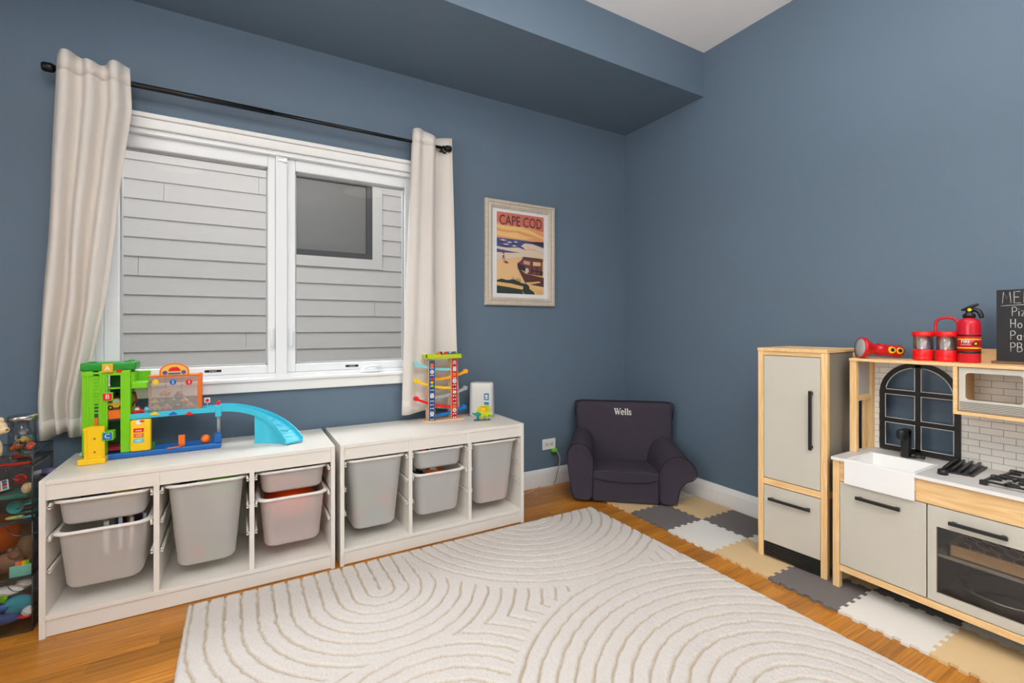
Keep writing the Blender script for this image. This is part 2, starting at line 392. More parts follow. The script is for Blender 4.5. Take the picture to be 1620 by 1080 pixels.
# ------------------------------------------------------------------ the house next door
HY = 2.0
house = thing('neighboring_house', (-1.5, HY, -.6), 'neighboring house wall of pale grey lap siding seen through the window', 'house', world=True)
bx('wall_sheathing', (-6.5, HY+.03, -.6), (4.5, HY+.2, 4.4), M('sheathing', (150, 150, 148), .8), house)
nT = at(467, 273, y=HY-.02); nB = at(589, 411, y=HY-.02); NX0, NX1, NZ0, NZ1 = nT.x-.05, nB.x, nB.z, at(589, 291, y=HY-.02).z+.02
tr = .095
EXP = .1525; z = .04; row = 0
z_ref = at(300, 555, y=HY).z
z = z_ref-EXP*math.ceil((z_ref+.6)/EXP)
while z < 4.3:
    cuts = [-6.5]; xx = -6.5+random.uniform(.8, 3)
    while xx < 4.5: cuts.append(xx); xx += random.uniform(1.3, 3.4)
    cuts.append(4.5)
    for a, b in zip(cuts[:-1], cuts[1:]):
        segs = [(a, b)]
        if z+EXP > NZ0-tr+.01 and z < NZ1+tr-.01:
            h0, h1 = NX0-tr, NX1+tr; segs = []
            if a < h0: segs.append((a, min(b, h0)))
            if b > h1: segs.append((max(a, h1), b))
        for c, d in segs:
            if d-c < .03: continue
            m = MB().prism([(HY+.032, z), (HY-.016, z), (HY+.010, z+EXP+.02), (HY+.032, z+EXP+.02)], 'x', c+.0012, d-.0012)
            m.build('siding_board', SIDING, house)
    z += EXP; row += 1
HTR = M('house_trim', (214, 212, 208), .7, bump=.4, bscale=40)
for a, b in (((NX1, NZ0-tr), (NX1+tr, NZ1+tr)), ((NX0-tr, NZ0-tr), (NX0, NZ1+tr)), ((NX0, NZ0-tr), (NX1, NZ0)), ((NX0, NZ1), (NX1, NZ1+tr))):
    bx('window_trim', (a[0], HY-.03, a[1]), (b[0], HY+.03, b[1]), HTR, house)
DKF = M('dark_window_frame', (66, 66, 70), .5); f = .055
m = MB(); m.box((NX0, HY-.02, NZ0), (NX1, HY+.02, NZ0+f)).box((NX0, HY-.02, NZ1-f), (NX1, HY+.02, NZ1)).box((NX0, HY-.02, NZ0+f), (NX0+f, HY+.02, NZ1-f)).box((NX1-f, HY-.02, NZ0+f), (NX1, HY+.02, NZ1-f))
hw = sub(m.build('house_window', DKF, house), house)
bx('pane', (NX0+f, HY+.005, NZ0+f), (NX1-f, HY+.012, NZ1-f), M('screen_glass_reflection', (112, 111, 108), .4, var=.12, vscale=160), hw)  # mid-grey paints in the siding reflected by this glass
m = MB()
for k in range(34):
    z = -.55+EXP*k
    for a, b in ((-6.5, WX0-.1), (WX1+.1, 3.5)) if WZ0-.2 < z+EXP and z < WZ1+.1 else ((-6.5, 3.5),):
        m.prism([(.141, z), (.172, z), (.152, z+EXP+.02), (.141, z+EXP+.02)], 'x', a, b)
tag(m.build('trim_2', SIDING), 'pale lap siding on the outside of the window wall', kind='structure')
tag(bx('side_yard', (-8, .14, -.7), (6, HY, -.6), M('gravel', (150, 148, 142), .9, var=.3, vscale=60)), 'gravel strip between the houses', kind='structure')

# unseen downlights, added to brighten the room from above
for i, (x, y) in enumerate(((-3.2, -1.6), (-1.2, -1.6), (-3.2, -3.4), (-1.2, -3.4))):
    d = thing('added_downlight', (x, y, ZC-.001), 'added unseen downlight '+('over the storage units', 'over the armchair end of the rug', 'in the rear left of the ceiling', 'in the rear right of the ceiling')[i], 'fill light', 'added downlights', world=True)
    MB().lathe([(.055, -.004), (.085, -.008), (.09, 0), (.055, 0)], (x, y, ZC), 28, cap=False).build('trim_ring', TRIM, d)
    MB().lathe([(.0, -.003), (.055, -.003)], (x, y, ZC), 28, cap=False).build('diffuser', emit('lamp_diffuser', (255, 244, 228), 4), d)
    l = bpy.data.lights.new('downlight', 'AREA'); l.shape = 'DISK'; l.size = .5; l.energy = 6; l.color = (1, .95, .89)
    lo = bpy.data.objects.new('downlight', l); COL.objects.link(lo); lo.location = (x, y, ZC-.02)

# ================================================================== CURTAINS
def crom(P, n):
    """smooth curve through the points P, n samples"""
    P = [Vector(p) for p in P]; Q = [2*P[0]-P[1]]+P+[2*P[-1]-P[-2]]; out = []; k = len(P)-1
    for i in range(n):
        t = i/(n-1)*k; j = min(int(t), k-1); t -= j
        a, b, c, d = Q[j:j+4]
        out.append(.5*((2*b)+(c-a)*t+(2*a-5*b+4*c-d)*t*t+(3*b-a-3*c+d)*t**3))
    return out
def lerpk(keys, z):
    for (z0, a), (z1, b) in zip(keys[:-1], keys[1:]):
        if z <= z0 and z >= z1: return a+(b-a)*(z0-z)/(z0-z1)
    return keys[0][1] if z > keys[0][0] else keys[-1][1]
def curtain(name, label, top, bot, zt, zb, warp, grom):
    """top/bot: control points (x, y) across the cloth; warp(s, z) -> dx, dy"""
    c = thing(name, (sum(p[0] for p in top)/len(top), -.08, zb), label, 'curtain', 'linen curtain panels', world=True)
    ns, nz = 90, 46
    T = crom([(p[0], p[1], 0) for p in top], ns); B = crom([(p[0], p[1], 0) for p in bot], ns)
    def pt(i, k, off=0):
        f = k/(nz-1); z = zt+(zb-zt)*f; s = i/(ns-1); p = T[i].lerp(B[i], f); dx, dy = warp(s, z, f)
        return (p.x+dx, min(p.y+dy, -.036)+off, z+(.012*math.sin(9*s) if k == 0 else 0)-(.012*math.sin(7*s+1) if k == nz-1 else 0))
    o = MB().grid([[pt(i, k) for i in range(ns)] for k in range(nz)]).build('cloth', CURT, c, fix=False)
    sd = o.modifiers.new('thick', 'SOLIDIFY'); sd.thickness = .002
    hk = [0, 1, 2]
    h = MB().grid([[pt(i, k, -.0018) for i in range(ns)] for k in hk]).build('header_band', CURT, c, fix=False)
    sd = h.modifiers.new('thick', 'SOLIDIFY'); sd.thickness = .002
    h = MB().grid([[pt(i, k, -.0018) for i in range(ns)] for k in (nz-3, nz-2, nz-1)]).build('bottom_hem', CURT, c, fix=False)
    sd = h.modifiers.new('thick', 'SOLIDIFY'); sd.thickness = .002
    for g in grom:
        pts = [(g[0]+.02*math.cos(a)*g[2], g[1]+.02*math.cos(a)*g[3], 2.176+.02*math.sin(a)) for a in [2*math.pi*i/20 for i in range(20)]]
        MB().tube(pts, .005, 6, closed=True).build('grommet', BLACKM, c)
    return c
YR = -.078
lt, rt = -3.245, -3.012
n = 13
topL = [(lt+(rt-lt)*i/(n-1), YR-.036+.016*(-1 if i % 4 in (1, 2) else 1)) for i in range(n)]
topL[-1] = (rt, YR-.012)
botL = [(-3.318+.15*i/(n-1), -.075+.022*(-1 if i % 4 in (1, 2) else 1)) for i in range(n)]
rkeys = [(2.24, -3.012), (2.06, -3.005), (1.62, -3.058), (1.20, -3.098), (.80, -3.172), (.64, -3.176)]
lkeys = [(2.24, -3.245), (1.59, -3.274), (.80, -3.316), (.64, -3.306)]
def warpL(s, z, f):
    l0 = -3.245+(-3.318+3.245)*f; r0 = -3.012+(-3.168+3.012)*f
    l, r = lerpk(lkeys, z), lerpk(rkeys, z)
    x0 = l0+(r0-l0)*s; x1 = l+(r-l)*s
    return x1-x0+.004*math.sin(9*z+7*s)*f, -.012*math.sin(3*z+5*s)*f
curtain('window_curtain', 'cream linen curtain panel on the left, hem hanging beside the green toy garage', topL, botL, 2.232, .648, warpL, [(-3.05, YR-.004, .3, .9)])
topR = [(-1.722, -.05), (-1.728, -.095), (-1.70, -.112), (-1.668, -.098), (-1.632, -.102), (-1.610, -.105), (-1.594, -.088), (-1.590, -.06), (-1.57, -.04), (-1.535, -.045), (-1.500, -.062), (-1.486, -.085)]
botR = [(-1.785, -.055), (-1.790, -.08), (-1.755, -.096), (-1.712, -.088), (-1.67, -.092), (-1.635, -.094), (-1.605, -.078), (-1.59, -.058), (-1.56, -.046), (-1.515, -.05), (-1.465, -.06), (-1.438, -.08)]
gp_ = at(703, 235, y=-.058)
curtain('window_curtain', 'cream linen curtain panel on the right, hanging behind the wooden race tower', topR, botR, 2.236, .612, lambda s, z, f: (.004*math.sin(4*z+6*s)*f, .005*math.sin(5*z+9*s)*f), [(gp_.x, -.056, .95, .3)])
rod = thing('curtain_rod', (-2.4, YR, 2.178), 'black metal curtain rod above the window', 'curtain rod', world=True)
MB().cyl((-3.262, YR, 2.178), (-2.45, YR, 2.178), .012).cyl((-2.5, YR, 2.178), (-1.525, YR, 2.176), .0095).build('rod', BLACKM, rod)
for x, s in ((-3.262, -1), (-1.525, 1)):
    MB().lathe([(.0, 0), (.016, 0), (.019, .006), (.019, .03), (.015, .036), (0, .036)] if s > 0 else [(0, -.036), (.015, -.036), (.019, -.03), (.019, -.006), (.016, 0), (0, 0)], (x, YR, 2.177), 20, axis='x').build('finial', BLACKM, rod)
for x in (-3.205, -1.545):
    MB().box((x-.006, YR, 2.160), (x+.006, 0, 2.168)).box((x-.012, -.006, 2.12), (x+.012, 0, 2.19)).box((x-.006, YR-.014, 2.160), (x+.006, YR+.014, 2.170)).build('bracket', BLACKM, rod)

# ================================================================== FRAMED POSTER
pa, pb = at(768, 311, y=-.02), at(878, 485, y=-.02); FX0, FX1, FZ0, FZ1 = pa.x, pb.x, pb.z, at(879, 329, y=-.02).z
pic = thing('framed_poster', ((FX0+FX1)/2, -.01, FZ0), 'travel poster of a beach with an old wood-sided car in a pale wood frame', 'picture', world=True)
fr = wood('frame_oak', (188, 175, 158), (207, 196, 180), (5, 5, 30), .55, 4, .03); frx = wood('frame_oak_cross', (188, 175, 158), (207, 196, 180), (30, 5, 5), .55, 4, .03)
fw_ = .054
def frame_side(poly_mm, mat):
    return poly_mm.build('frame_rail', mat, pic)
def mitre(x0, z0, x1, z1, nx, nz, mat):   # one mitred moulding: outer edge (x0,z0)-(x1,z1), inward normal
    prof = [(0, 0), (0, -.018), (.006, -.024), (.018, -.024), (.024, -.017), (.030, -.017), (.038, -.022), (fw_, -.014), (fw_, 0)]
    d = Vector((x1-x0, 0, z1-z0)).normalized(); P = []
    for e in (0, 1):
        row = []
        for q, y in prof:
            px, pz = (x0, z0) if e == 0 else (x1, z1); sgn = 1 if e == 0 else -1
            row.append((px+nx*q+d.x*q*sgn, y, pz+nz*q+d.z*q*sgn))
        P.append(row)
    return MB().grid(P, sm=False).build('frame_rail', mat, pic)
mitre(FX0, FZ0, FX0, FZ1, 1, 0, fr); mitre(FX1, FZ0, FX1, FZ1, -1, 0, fr); mitre(FX0, FZ1, FX1, FZ1, 0, -1, frx); mitre(FX0, FZ0, FX1, FZ0, 0, 1, frx)
bx('backing', (FX0+.002, -.004, FZ0+.002), (FX1-.002, -.001, FZ1-.002), BROWN, pic)
bx('mat_board', (FX0+fw_-.004, -.009, FZ0+fw_-.004), (FX1-fw_+.004, -.006, FZ1-fw_+.004), M('mat_board', (226, 226, 228), .8), pic)
qx0, qx1, qz0, qz1 = FX0+fw_+.034, FX1-fw_-.034, FZ0+fw_+.026, FZ1-fw_-.022
def PC(n, c): return M('print_'+n, c, .6)
pr_m = [PC('sand', (226, 184, 132)), PC('sky_red', (204, 112, 88)), PC('sky_orange', (226, 154, 104)), PC('sky_yellow', (232, 192, 120)), PC('sea', (72, 78, 128)), PC('surf', (214, 196, 176)), PC('dark', (48, 40, 52)), PC('brown', (110, 64, 56)), PC('shadow', (86, 52, 48)), PC('log', (222, 178, 112)), PC('grass', (44, 54, 52)), PC('light_car', (196, 150, 140)), PC('wheel', (196, 190, 184))]
pm = MB(); lay = [0]
def poly(pts, mi):
    lay[0] += 1; yy = -.0092-.00004*lay[0]
    pm.add([(qx0+(qx1-qx0)*a, yy, qz1-(qz1-qz0)*b) for a, b in pts], [list(range(len(pts)))], mi)
poly([(0, 0), (1, 0), (1, 1), (0, 1)], 0)
poly([(0, 0), (1, 0), (1, .19), (.7, .17), (.3, .15), (0, .15)], 1)
poly([(0, .13), (.3, .15), (.65, .15), (1, .2), (1, .33), (0, .33)], 2)
poly([(0, .16), (.2, .17), (.5, .165), (.75, .2), (1, .26), (1, .285), (.7, .235), (.45, .21), (.2, .215), (0, .2)], 3)
poly([(.15, .25), (.4, .235), (.6, .27), (.8, .28), (.6, .295), (.35, .27)], 3)
poly([(0, .235), (.25, .25), (.5, .29), (.75, .31), (.4, .31), (0, .29)], 3)
poly([(0, .32), (.6, .325), (1, .335), (1, .42), (.72, .39), (.55, .42), (.66, .47), (.3, .5), (0, .515)], 4)
poly([(.68, .345), (.82, .325), (1, .32), (1, .375), (.85, .365)], 6)
poly([(.58, .36), (.75, .36), (1, .4), (1, .47), (.8, .42), (.62, .43), (.5, .4)], 5)
poly([(0, .425), (.2, .435), (.45, .42), (.6, .445), (.85, .44), (1, .49), (1, .53), (.7, .49), (.4, .48), (.2, .47), (0, .455)], 5)
poly([(0, .50), (.25, .495), (.55, .48), (.9, .52), (.5, .535), (.2, .57), (0, .6)], 5)
for a, b, l in ((.05, .345, .16), (.2, .365, .12), (.34, .355, .1), (.12, .395, .14), (.3, .405, .12)): poly([(a, b), (a+l*.5, b-.012), (a+l, b), (a+l*.5, b+.008)], 5)
for a, b, l in ((.03, .365, .1), (.3, .375, .12), (.08, .41, .13)): poly([(a, b), (a+l, b-.006), (a+l, b+.006), (a, b+.01)], 6)
poly([(.42, .66), (.6, .74), (1, .78), (1, .90), (.75, .88), (.6, .87), (.5, .76)], 8)
poly([(.42, .62), (.5, .58), (.54, .545), (.98, .55), (.985, .57), (.97, .58), (.97, .76), (.66, .745), (.6, .72), (.44, .68)], 7)
poly([(.56, .575), (.7, .585), (.69, .63), (.55, .62)], 11); poly([(.76, .585), (.93, .585), (.93, .63), (.76, .635)], 0)
poly([(.42, .62), (.56, .64), (.62, .68), (.6, .72), (.44, .68)], 6); poly([(.72, .65), (.74, .65), (.74, .74), (.72, .74)], 6); poly([(.84, .65), (.86, .65), (.86, .75), (.84, .75)], 6); poly([(.74, .69), (.96, .70), (.96, .715), (.74, .705)], 6)
poly([(.63+.04*math.cos(i), .70+.032*math.sin(i)) for i in [k*math.pi/6 for k in range(12)]], 12); poly([(.95+.03*math.cos(i), .72+.03*math.sin(i)) for i in [k*math.pi/6 for k in range(12)]], 6)
poly([(.54, .53), (.98, .54), (.98, .55), (.54, .545)], 6)
poly([(.11, .49), (.13, .455), (.16, .49), (.15, .53), (.165, .585), (.15, .585), (.14, .545), (.12, .585), (.11, .58), (.12, .53)], 7); poly([(.08, .53), (.14, .505), (.15, .52), (.1, .545)], 5); poly([(.12, .60), (.2, .60), (.25, .625), (.18, .63)], 7)
poly([(0, .84), (.1, .82), (.2, .835), (.35, .82), (.5, .86), (.62, .87), (.75, .93), (.8, 1), (0, 1)], 10)
poly([(0, .86), (.3, .875), (.55, .905), (.54, .945), (.3, .925), (0, .905)], 9); poly([(.58, .855), (.9, .83), (.93, .845), (.65, .88)], 9); poly([(.68, .90), (.95, .955), (.97, 1), (.86, 1), (.68, .93)], 9); poly([(.52, .96), (.58, 1), (.55, 1)], 9)
for i in range(14): a = .28+.015*i; poly([(a, .86), (a+.006+.02*math.sin(i*2.1), .795+.02*math.cos(i*3)), (a+.012, .86)], 10)
po = pm.build('print', pr_m, pic, fix=False)
tm = text_mesh('CAPE COD', .096); tw_ = max(v.co.x for v in tm.vertices)-min(v.co.x for v in tm.vertices)
lettering('poster_title', 'CAPE COD', .096, PC('title', (84, 52, 74)), pic, ((qx0+qx1)/2, -.0125, qz1-.055), XD, ZD, .90*(qx1-qx0)/tw_, .0002)

# ================================================================== STORAGE UNITS AND BINS
UD, UW, UH, UF = .434, .99, .56, -.4546
T_ = .018; BAY = (UW-4*T_)/3
def storage_unit(x0, label):
    u = thing('toy_storage_unit', (x0, UF, 0), label, 'storage unit', 'white storage units')
    for x in (0, UW-T_): bx('side_panel', (x, 0, 0), (x+T_, UD, UH), WHITE, u, .0015)
    bx('top_panel', (T_, .003, UH-.018), (UW-T_, UD, UH-.001), WHITE, u, .001)
    bx('front_rail', (T_, .006, .488), (UW-T_, .022, UH-.018), WHITE, u)
    bx('bottom_shelf', (T_, .002, .062), (UW-T_, UD, .079), WHITE, u, .001)
    bx('plinth', (T_, .006, .004), (UW-T_, .022, .062), WHITE, u)
    bx('back_panel', (T_, UD-.006, .079), (UW-T_, UD-.002, UH-.018), M('hardboard_grey', (206, 200, 190), .6), u)
    for k in (1, 2):
        x = k*(T_+BAY); bx('divider', (x, .003, .079), (x+T_, UD-.006, UH-.018), WHITE, u)
    for k in range(3):
        xa = T_+k*(BAY+T_)
        for z in (.452, .338, .225):
            for x, s in ((xa, 1), (xa+BAY, -1)):
                MB().box((x, .012, z), (x+s*.011, UD-.03, z+.005)).box((x, .012, z+.011), (x+s*.011, UD-.03, z+.015)).box((x, .012, z), (x+s*.003, UD-.03, z+.015)).build('runner', WHITE, u)
    return u
U1X, U2X = -3.2061, -2.1934
storage_unit(U1X, 'white low storage unit with the toy garage on top')
storage_unit(U2X, 'white low storage unit with the race tower and router on top')
def rrect(w, d, r, n=6):
    pts = []
    for cx, cy, a0 in ((w/2-r, -d/2+r, -90), (w/2-r, d/2-r, 0), (-w/2+r, d/2-r, 90), (-w/2+r, -d/2+r, 180)):
        for i in range(n+1):
            a = math.radians(a0+90*i/n); pts.append((cx+r*math.cos(a), cy+r*math.sin(a)))
    return pts
def storage_bin(ux, k, zrim, hgt, label, mat=None, dy=0.0):
    """a tapered frosted tub hung by its rim on the runners of bay k"""
    mat = mat or FROST
    xc = ux+T_+k*(BAY+T_)+BAY/2; yc = UF+.215+dy; z0 = zrim-hgt
    b = thing('storage_bin', (xc, yc, z0), label, 'storage bin', 'frosted storage bins')
    tp = .10*hgt/.36; W1, D1 = .262, .395
    ring = []
    prof = [(W1-.03-2*tp*.32, D1-.05-tp*.5, .03, 0), (W1-.012-2*tp*.32, D1-.02-tp*.5, .04, .004), (W1-2*tp*.30, D1-tp*.5, .045, .016), (W1, D1, .045, hgt-.006), (W1+.004, D1+.004, .045, hgt-.003)]
    inn = [(W1-.002, D1-.002, .045, hgt-.003), (W1-2*tp*.30-.005, D1-tp*.5-.005, .043, .018), (W1-.035-2*tp*.32, D1-.055-tp*.5, .03, .004)]
    rows = [[(x, y, z) for x, y in rrect(w, d, r)] for w, d, r, z in prof]
    m = MB().grid(rows, closed=True); m.add(rows[0], [list(range(len(rows[0])))[::-1]])
    m.build('tub', mat, b, fix=False)
    R = [rrect(W1-.003, D1-.003, .043), rrect(W1+.026, D1+.02, .045), rrect(W1+.028, D1+.022, .045), rrect(W1+.014, D1+.010, .045)]
    zz = [hgt+.001, hgt+.001, hgt-.008, hgt-.010]
    MB().grid([[(x, y, z) for x, y in r] for r, z in zip(R, zz)], closed=True).build('rim', M('bin_rim', (226, 222, 216), .4), b, fix=False)
    for s in (-1, 1):
        for yy in (-D1/2+.015, D1/2-.03):
            MB().box((s*(W1/2+.010), yy-.018, hgt-.016), (s*(BAY/2-.004), yy+.018, hgt-.001), 0, .003).build('lug', M('bin_rim', (226, 222, 216), .4), b)
    return b, xc, yc, z0
bins = {}
ZT = .476
bins['a'] = storage_bin(U1X, 0, ZT, .10, 'shallow frosted bin at the top left of the storage unit under the toy garage')
bins['b'] = storage_bin(U1X, 0, .360, .22, 'medium frosted bin below the shallow bin, nearest the clear drawers', dy=-.006)
bins['c'] = storage_bin(U1X, 1, ZT, .345, 'tall frosted bin in the middle bay under the toy garage', dy=-.004)
bins['d'] = storage_bin(U1X, 2, ZT, .10, 'shallow rosy frosted bin above the orange toy', FROSTP, .006)
bins['e'] = storage_bin(U1X, 2, .360, .22, 'medium rosy frosted bin holding the orange toy', FROSTP, -.002)
bins['f'] = storage_bin(U2X, 0, ZT, .345, 'tall frosted bin in the left bay of the storage unit under the race tower')
bins['g'] = storage_bin(U2X, 1, ZT, .10, 'shallow frosted bin in the middle bay under the race tower', None, .004)
bins['h'] = storage_bin(U2X, 1, .360, .22, 'medium frosted bin below the shallow bin under the race tower', None, -.002)
bins['i'] = storage_bin(U2X, 2, ZT, .345, 'tall frosted bin full of red and pink toys beside the wall outlet')
# toys lying in the bins
def toy_block(loc, size, mat, label, rot=.3, group='toys in the frosted bins'):
    b = thing('toy_block', loc, label, 'toy', group, rot)
    s = size; MB().box((-s/2, -s/2, 0), (s/2, s/2, s*.7), 0, s*.12, 3).build('body', mat, b)
    for i in (-1, 1):
        for j in (-1, 1): MB().cyl((i*s*.24, j*s*.24, s*.7), (i*s*.24, j*s*.24, s*.86), s*.14, n=12).build('stud', mat, b)
    return b
def toy_ball(loc, r, mat, label, group='toys in the frosted bins'):
    b = thing('toy_ball', loc, label, 'ball', group)
    MB().ell((0, 0, r), r, 20).build('ball', mat, b); MB().tube([(r*1.003*math.cos(t), r*1.003*math.sin(t), r) for t in [2*math.pi*i/24 for i in range(24)]], r*.04, 6, closed=True).build('seam', WHITEP, b)
    return b
def toy_car(loc, s, mat, label, rotz=0, group='toy cars', cat='toy car', tilt=0):
    c = thing('toy_car', loc, label, cat, group, rotz); c.rotation_euler[0] = tilt
    prof = [(-.5, .14), (-.5, .34), (-.42, .42), (-.22, .46), (-.12, .72), (.14, .74), (.28, .46), (.46, .40), (.5, .3), (.5, .14)]
    MB().prism([(a*s, z*s) for a, z in prof], 'y', -.26*s, .26*s).build('body', mat, c)
    MB().prism([(a*s, z*s) for a, z in [(-.17, .48), (-.09, .68), (.11, .69), (.21, .48)]], 'y', -.268*s, .268*s).build('window', M('toy_window', (180, 214, 224), .2), c)
    for a in (-.3, .3):
        for q in (-1, 1): MB().cyl((a*s, q*.2*s, .15*s), (a*s, q*.3*s, .15*s), .15*s, n=14).cyl((a*s, q*.3*s, .15*s), (a*s, q*.31*s, .15*s), .07*s, n=10, mi=1).build('wheel', [BLACK, YEL], c)
    return c
def in_bin(k, dx, dy, dz): b, xc, yc, z0 = bins[k]; return (xc+dx, yc+dy, z0+dz)
B_ = 'seen through the tall bin beside the wall outlet'
toy_ball(in_bin('i', -.05, -.130, .018), .038, RED, 'red ball blurred through the tall bin beside the wall outlet')
toy_block(in_bin('i', .05, -.130, .02), .06, RED, 'red block low in the tall bin beside the wall outlet')
toy_block(in_bin('i', -.02, -.130, .10), .05, PINK, 'pink block blurred in the tall bin beside the wall outlet', .9)
toy_ball(in_bin('i', .06, -.130, .10), .028, ORG, 'orange ball blurred in the tall bin beside the wall outlet')
toy_block(in_bin('i', -.04, .02, .19), .07, BLACK, 'dark block near the brim of the tall bin beside the wall outlet')
toy_ball(in_bin('f', .055, -.130, .09), .03, ORG, 'orange ball blurred in the left bay bin under the race tower')
toy_block(in_bin('f', .0, -.130, .018), .07, TEAL, 'teal block low in the left bay bin under the race tower', .4)
toy_block(in_bin('f', -.075, -.130, .05), .045, PINK, 'pink block blurred in the left bay bin under the race tower', .7)
toy_ball(in_bin('f', -.02, .02, .018), .08, DGREEN, 'large green ball at the back of the left bay bin')
toy_block(in_bin('c', .02, -.130, .02), .055, DGREEN, 'green block low in the tall bin under the toy garage', .2)
toy_ball(in_bin('c', -.03, -.130, .018), .028, RED, 'small red ball low in the tall bin under the toy garage')
toy_ball(in_bin('c', .05, .0, .22), .075, GREEN, 'big lime ball at the brim of the tall bin under the toy garage')
toy_block(in_bin('c', -.075, -.02, .25), .07, BLACK, 'dark block at the brim of the tall bin under the toy garage')
oc = thing('rounded_toy', in_bin('e', 0, -.01, .075), 'rounded orange toy filling the medium rosy bin', 'toy case')  # rounded orange toy of no known kind
MB().ell((0, 0, .075), (.112, .15, .076), 24).build('shell', M('orange_toy', (238, 84, 22), .45), oc); MB().ell((-.02, -.135, .108), (.014, .01, .008), 12).build('white_mark', WHITEP, oc); MB().ell((.03, -.125, .118), (.012, .01, .008), 12).build('blue_mark', BLUE, oc)
toy_block(in_bin('d', -.06, -.1, .012), .06, ORG, 'orange block blurred in the shallow rosy bin', .1)
toy_block(in_bin('d', .01, -.1, .012), .055, PINK, 'pink block blurred in the shallow rosy bin', .5)
toy_block(in_bin('a', .03, .0, .02), .07, YEL, 'yellow block in the shallow bin nearest the clear drawers')
toy_block(in_bin('a', -.07, .0, .02), .07, BLACK, 'dark block in the shallow bin nearest the clear drawers')
for i, (mt, cn) in enumerate(((WHITEP, 'white'), (BLUE, 'blue'), (BROWN, 'brown'), (PURP, 'purple'))):
    k = thing('picture_book', in_bin('b', -.02+.032*i, -.02+.02*(i % 2), .075), 'thin %s picture book tilted in the medium bin below the shallow bin' % cn, 'book', 'books in the medium bin', .15+.1*i)
    MB().box((-.008, -.07, 0), (-.006, .07, .13)).box((.006, -.07, 0), (.008, .07, .13)).box((-.008, .068, 0), (.008, .07, .13)).build('cover', mt, k)
    bx('pages', (-.006, -.067, .003), (.006, .068, .127), WHITEP, k)
toy_car(in_bin('g', -.05, -.05, .05), .08, ORG, 'orange toy car in the shallow bin under the race tower', .2, 'toys in the frosted bins')
toy_block(in_bin('g', .05, -.03, .03), .06, BLUE, 'blue block in the shallow bin under the race tower')
toy_car(in_bin('h', .03, -.03, .14), .1, ORG, 'orange toy car at the brim of the medium bin under the race tower', 2.6, 'toys in the frosted bins')
toy_block(in_bin('h', -.07, -.03, .13), .07, BLACK, 'dark block at the brim of the medium bin under the race tower')

# added unseen uplight in place of bounced flash, washing the ceiling
fl_ = thing('fill_uplight', (-2.35, -3.6, 0), 'added black uplight with an upward bowl shade, unseen behind the camera', 'floor lamp', world=True)
lx, ly = -2.35, -3.6
MB().lathe([(0, 0), (.14, 0), (.14, .012), (.02, .022), (0, .022)], (lx, ly, 0), 32).build('base', BLACKM, fl_)
MB().cyl((lx, ly, .02), (lx, ly, 1.70), .011).build('pole', BLACKM, fl_)
MB().lathe([(.02, 1.69), (.10, 1.71), (.17, 1.76), (.19, 1.80), (.186, 1.80), (.165, 1.765), (.10, 1.718), (.02, 1.70)], (lx, ly, 0), 36, cap=False).build('bowl_shade', BLACKM, fl_)
l = bpy.data.lights.new('uplight', 'AREA'); l.shape = 'DISK'; l.size = .30; l.energy = 152; l.color = (1, .99, .98)
lo = bpy.data.objects.new('uplight', l); COL.objects.link(lo); lo.location = (lx, ly, 1.79); lo.rotation_euler = (math.pi, 0, 0)

# ================================================================== RUG
def rug_field(x, y):
    """distance to the ring centre that rules at (x, y): four families of carved arches"""
    c1, c2, c3, c4 = (-2.086, -.760), (-1.165, -.390), (-1.165, -2.055), (-2.102, -1.585)
    up = lambda c: np.where(y > c[1], np.abs(x-c[0]), np.hypot(x-c[0], y-c[1]))
    dn = lambda c: np.where(y < c[1], np.abs(x-c[0]), np.hypot(x-c[0], y-c[1]))
    d1, d2, d3, d4 = up(c1), up(c2), dn(c3), dn(c4)
    d = np.where(y > -1.18, d1, d4)
    d = np.where(d2 < .775, d2, d); edge = np.abs(d2-.775)
    d = np.where(d3 < .925, d3, d)
    return d
x0, x1, y0, y1 = RUG; st = .005
nx, ny = int((x1-x0)/st)+1, int((y1-y0)/st)+1
gx, gy = np.meshgrid(np.linspace(x0, x1, nx), np.linspace(y0, y1, ny))
rs = np.random.RandomState(3)
wob = .0013*(np.sin(gx*61+gy*23)+np.sin(gx*-37+gy*71)+np.sin(gx*143-gy*97)*.6)
dd = rug_field(gx, gy)+wob
SPC = .0557
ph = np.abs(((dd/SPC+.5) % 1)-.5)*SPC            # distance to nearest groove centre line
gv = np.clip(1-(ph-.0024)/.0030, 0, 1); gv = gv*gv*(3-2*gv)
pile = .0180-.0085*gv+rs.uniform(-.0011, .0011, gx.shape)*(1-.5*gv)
ed = np.minimum(np.minimum(gx-x0, x1-gx), np.minimum(gy-y0, y1-gy)); rnd = np.clip(ed/.02, 0, 1)
pile = pile*(.35+.65*np.sqrt(np.clip(1-(1-rnd)**2, 0, 1)))
px_, py_ = gx.copy(), gy.copy(); jit = .0016
px_ += rs.uniform(-jit, jit, gx.shape); py_ += rs.uniform(-jit, jit, gx.shape)
near = np.clip(1-ed/.02, 0, 1)*gv*.012                 # the pile edge is notched where grooves run out
py_ -= near*(y1-gy < .02); py_ += near*(gy-y0 < .02); px_ -= near*(x1-gx < .02); px_ += near*(gx-x0 < .02)
V = np.stack([px_, py_, pile], -1).reshape(-1, 3)
idx = np.arange(nx*ny).reshape(ny, nx)
Q = np.stack([idx[:-1, :-1], idx[:-1, 1:], idx[1:, 1:], idx[1:, :-1]], -1).reshape(-1, 4)
ringi = np.concatenate([idx[0, :], idx[1:, -1], idx[-1, -2::-1], idx[-2:0:-1, 0]])
B0 = V[ringi].copy(); B0[:, 2] = .0005; nb = len(ringi); o0 = len(V)
V = np.concatenate([V, B0]); k = np.arange(nb)
S = np.stack([o0+k, o0+(k+1) % nb, ringi[(k+1) % nb], ringi[k]], -1)
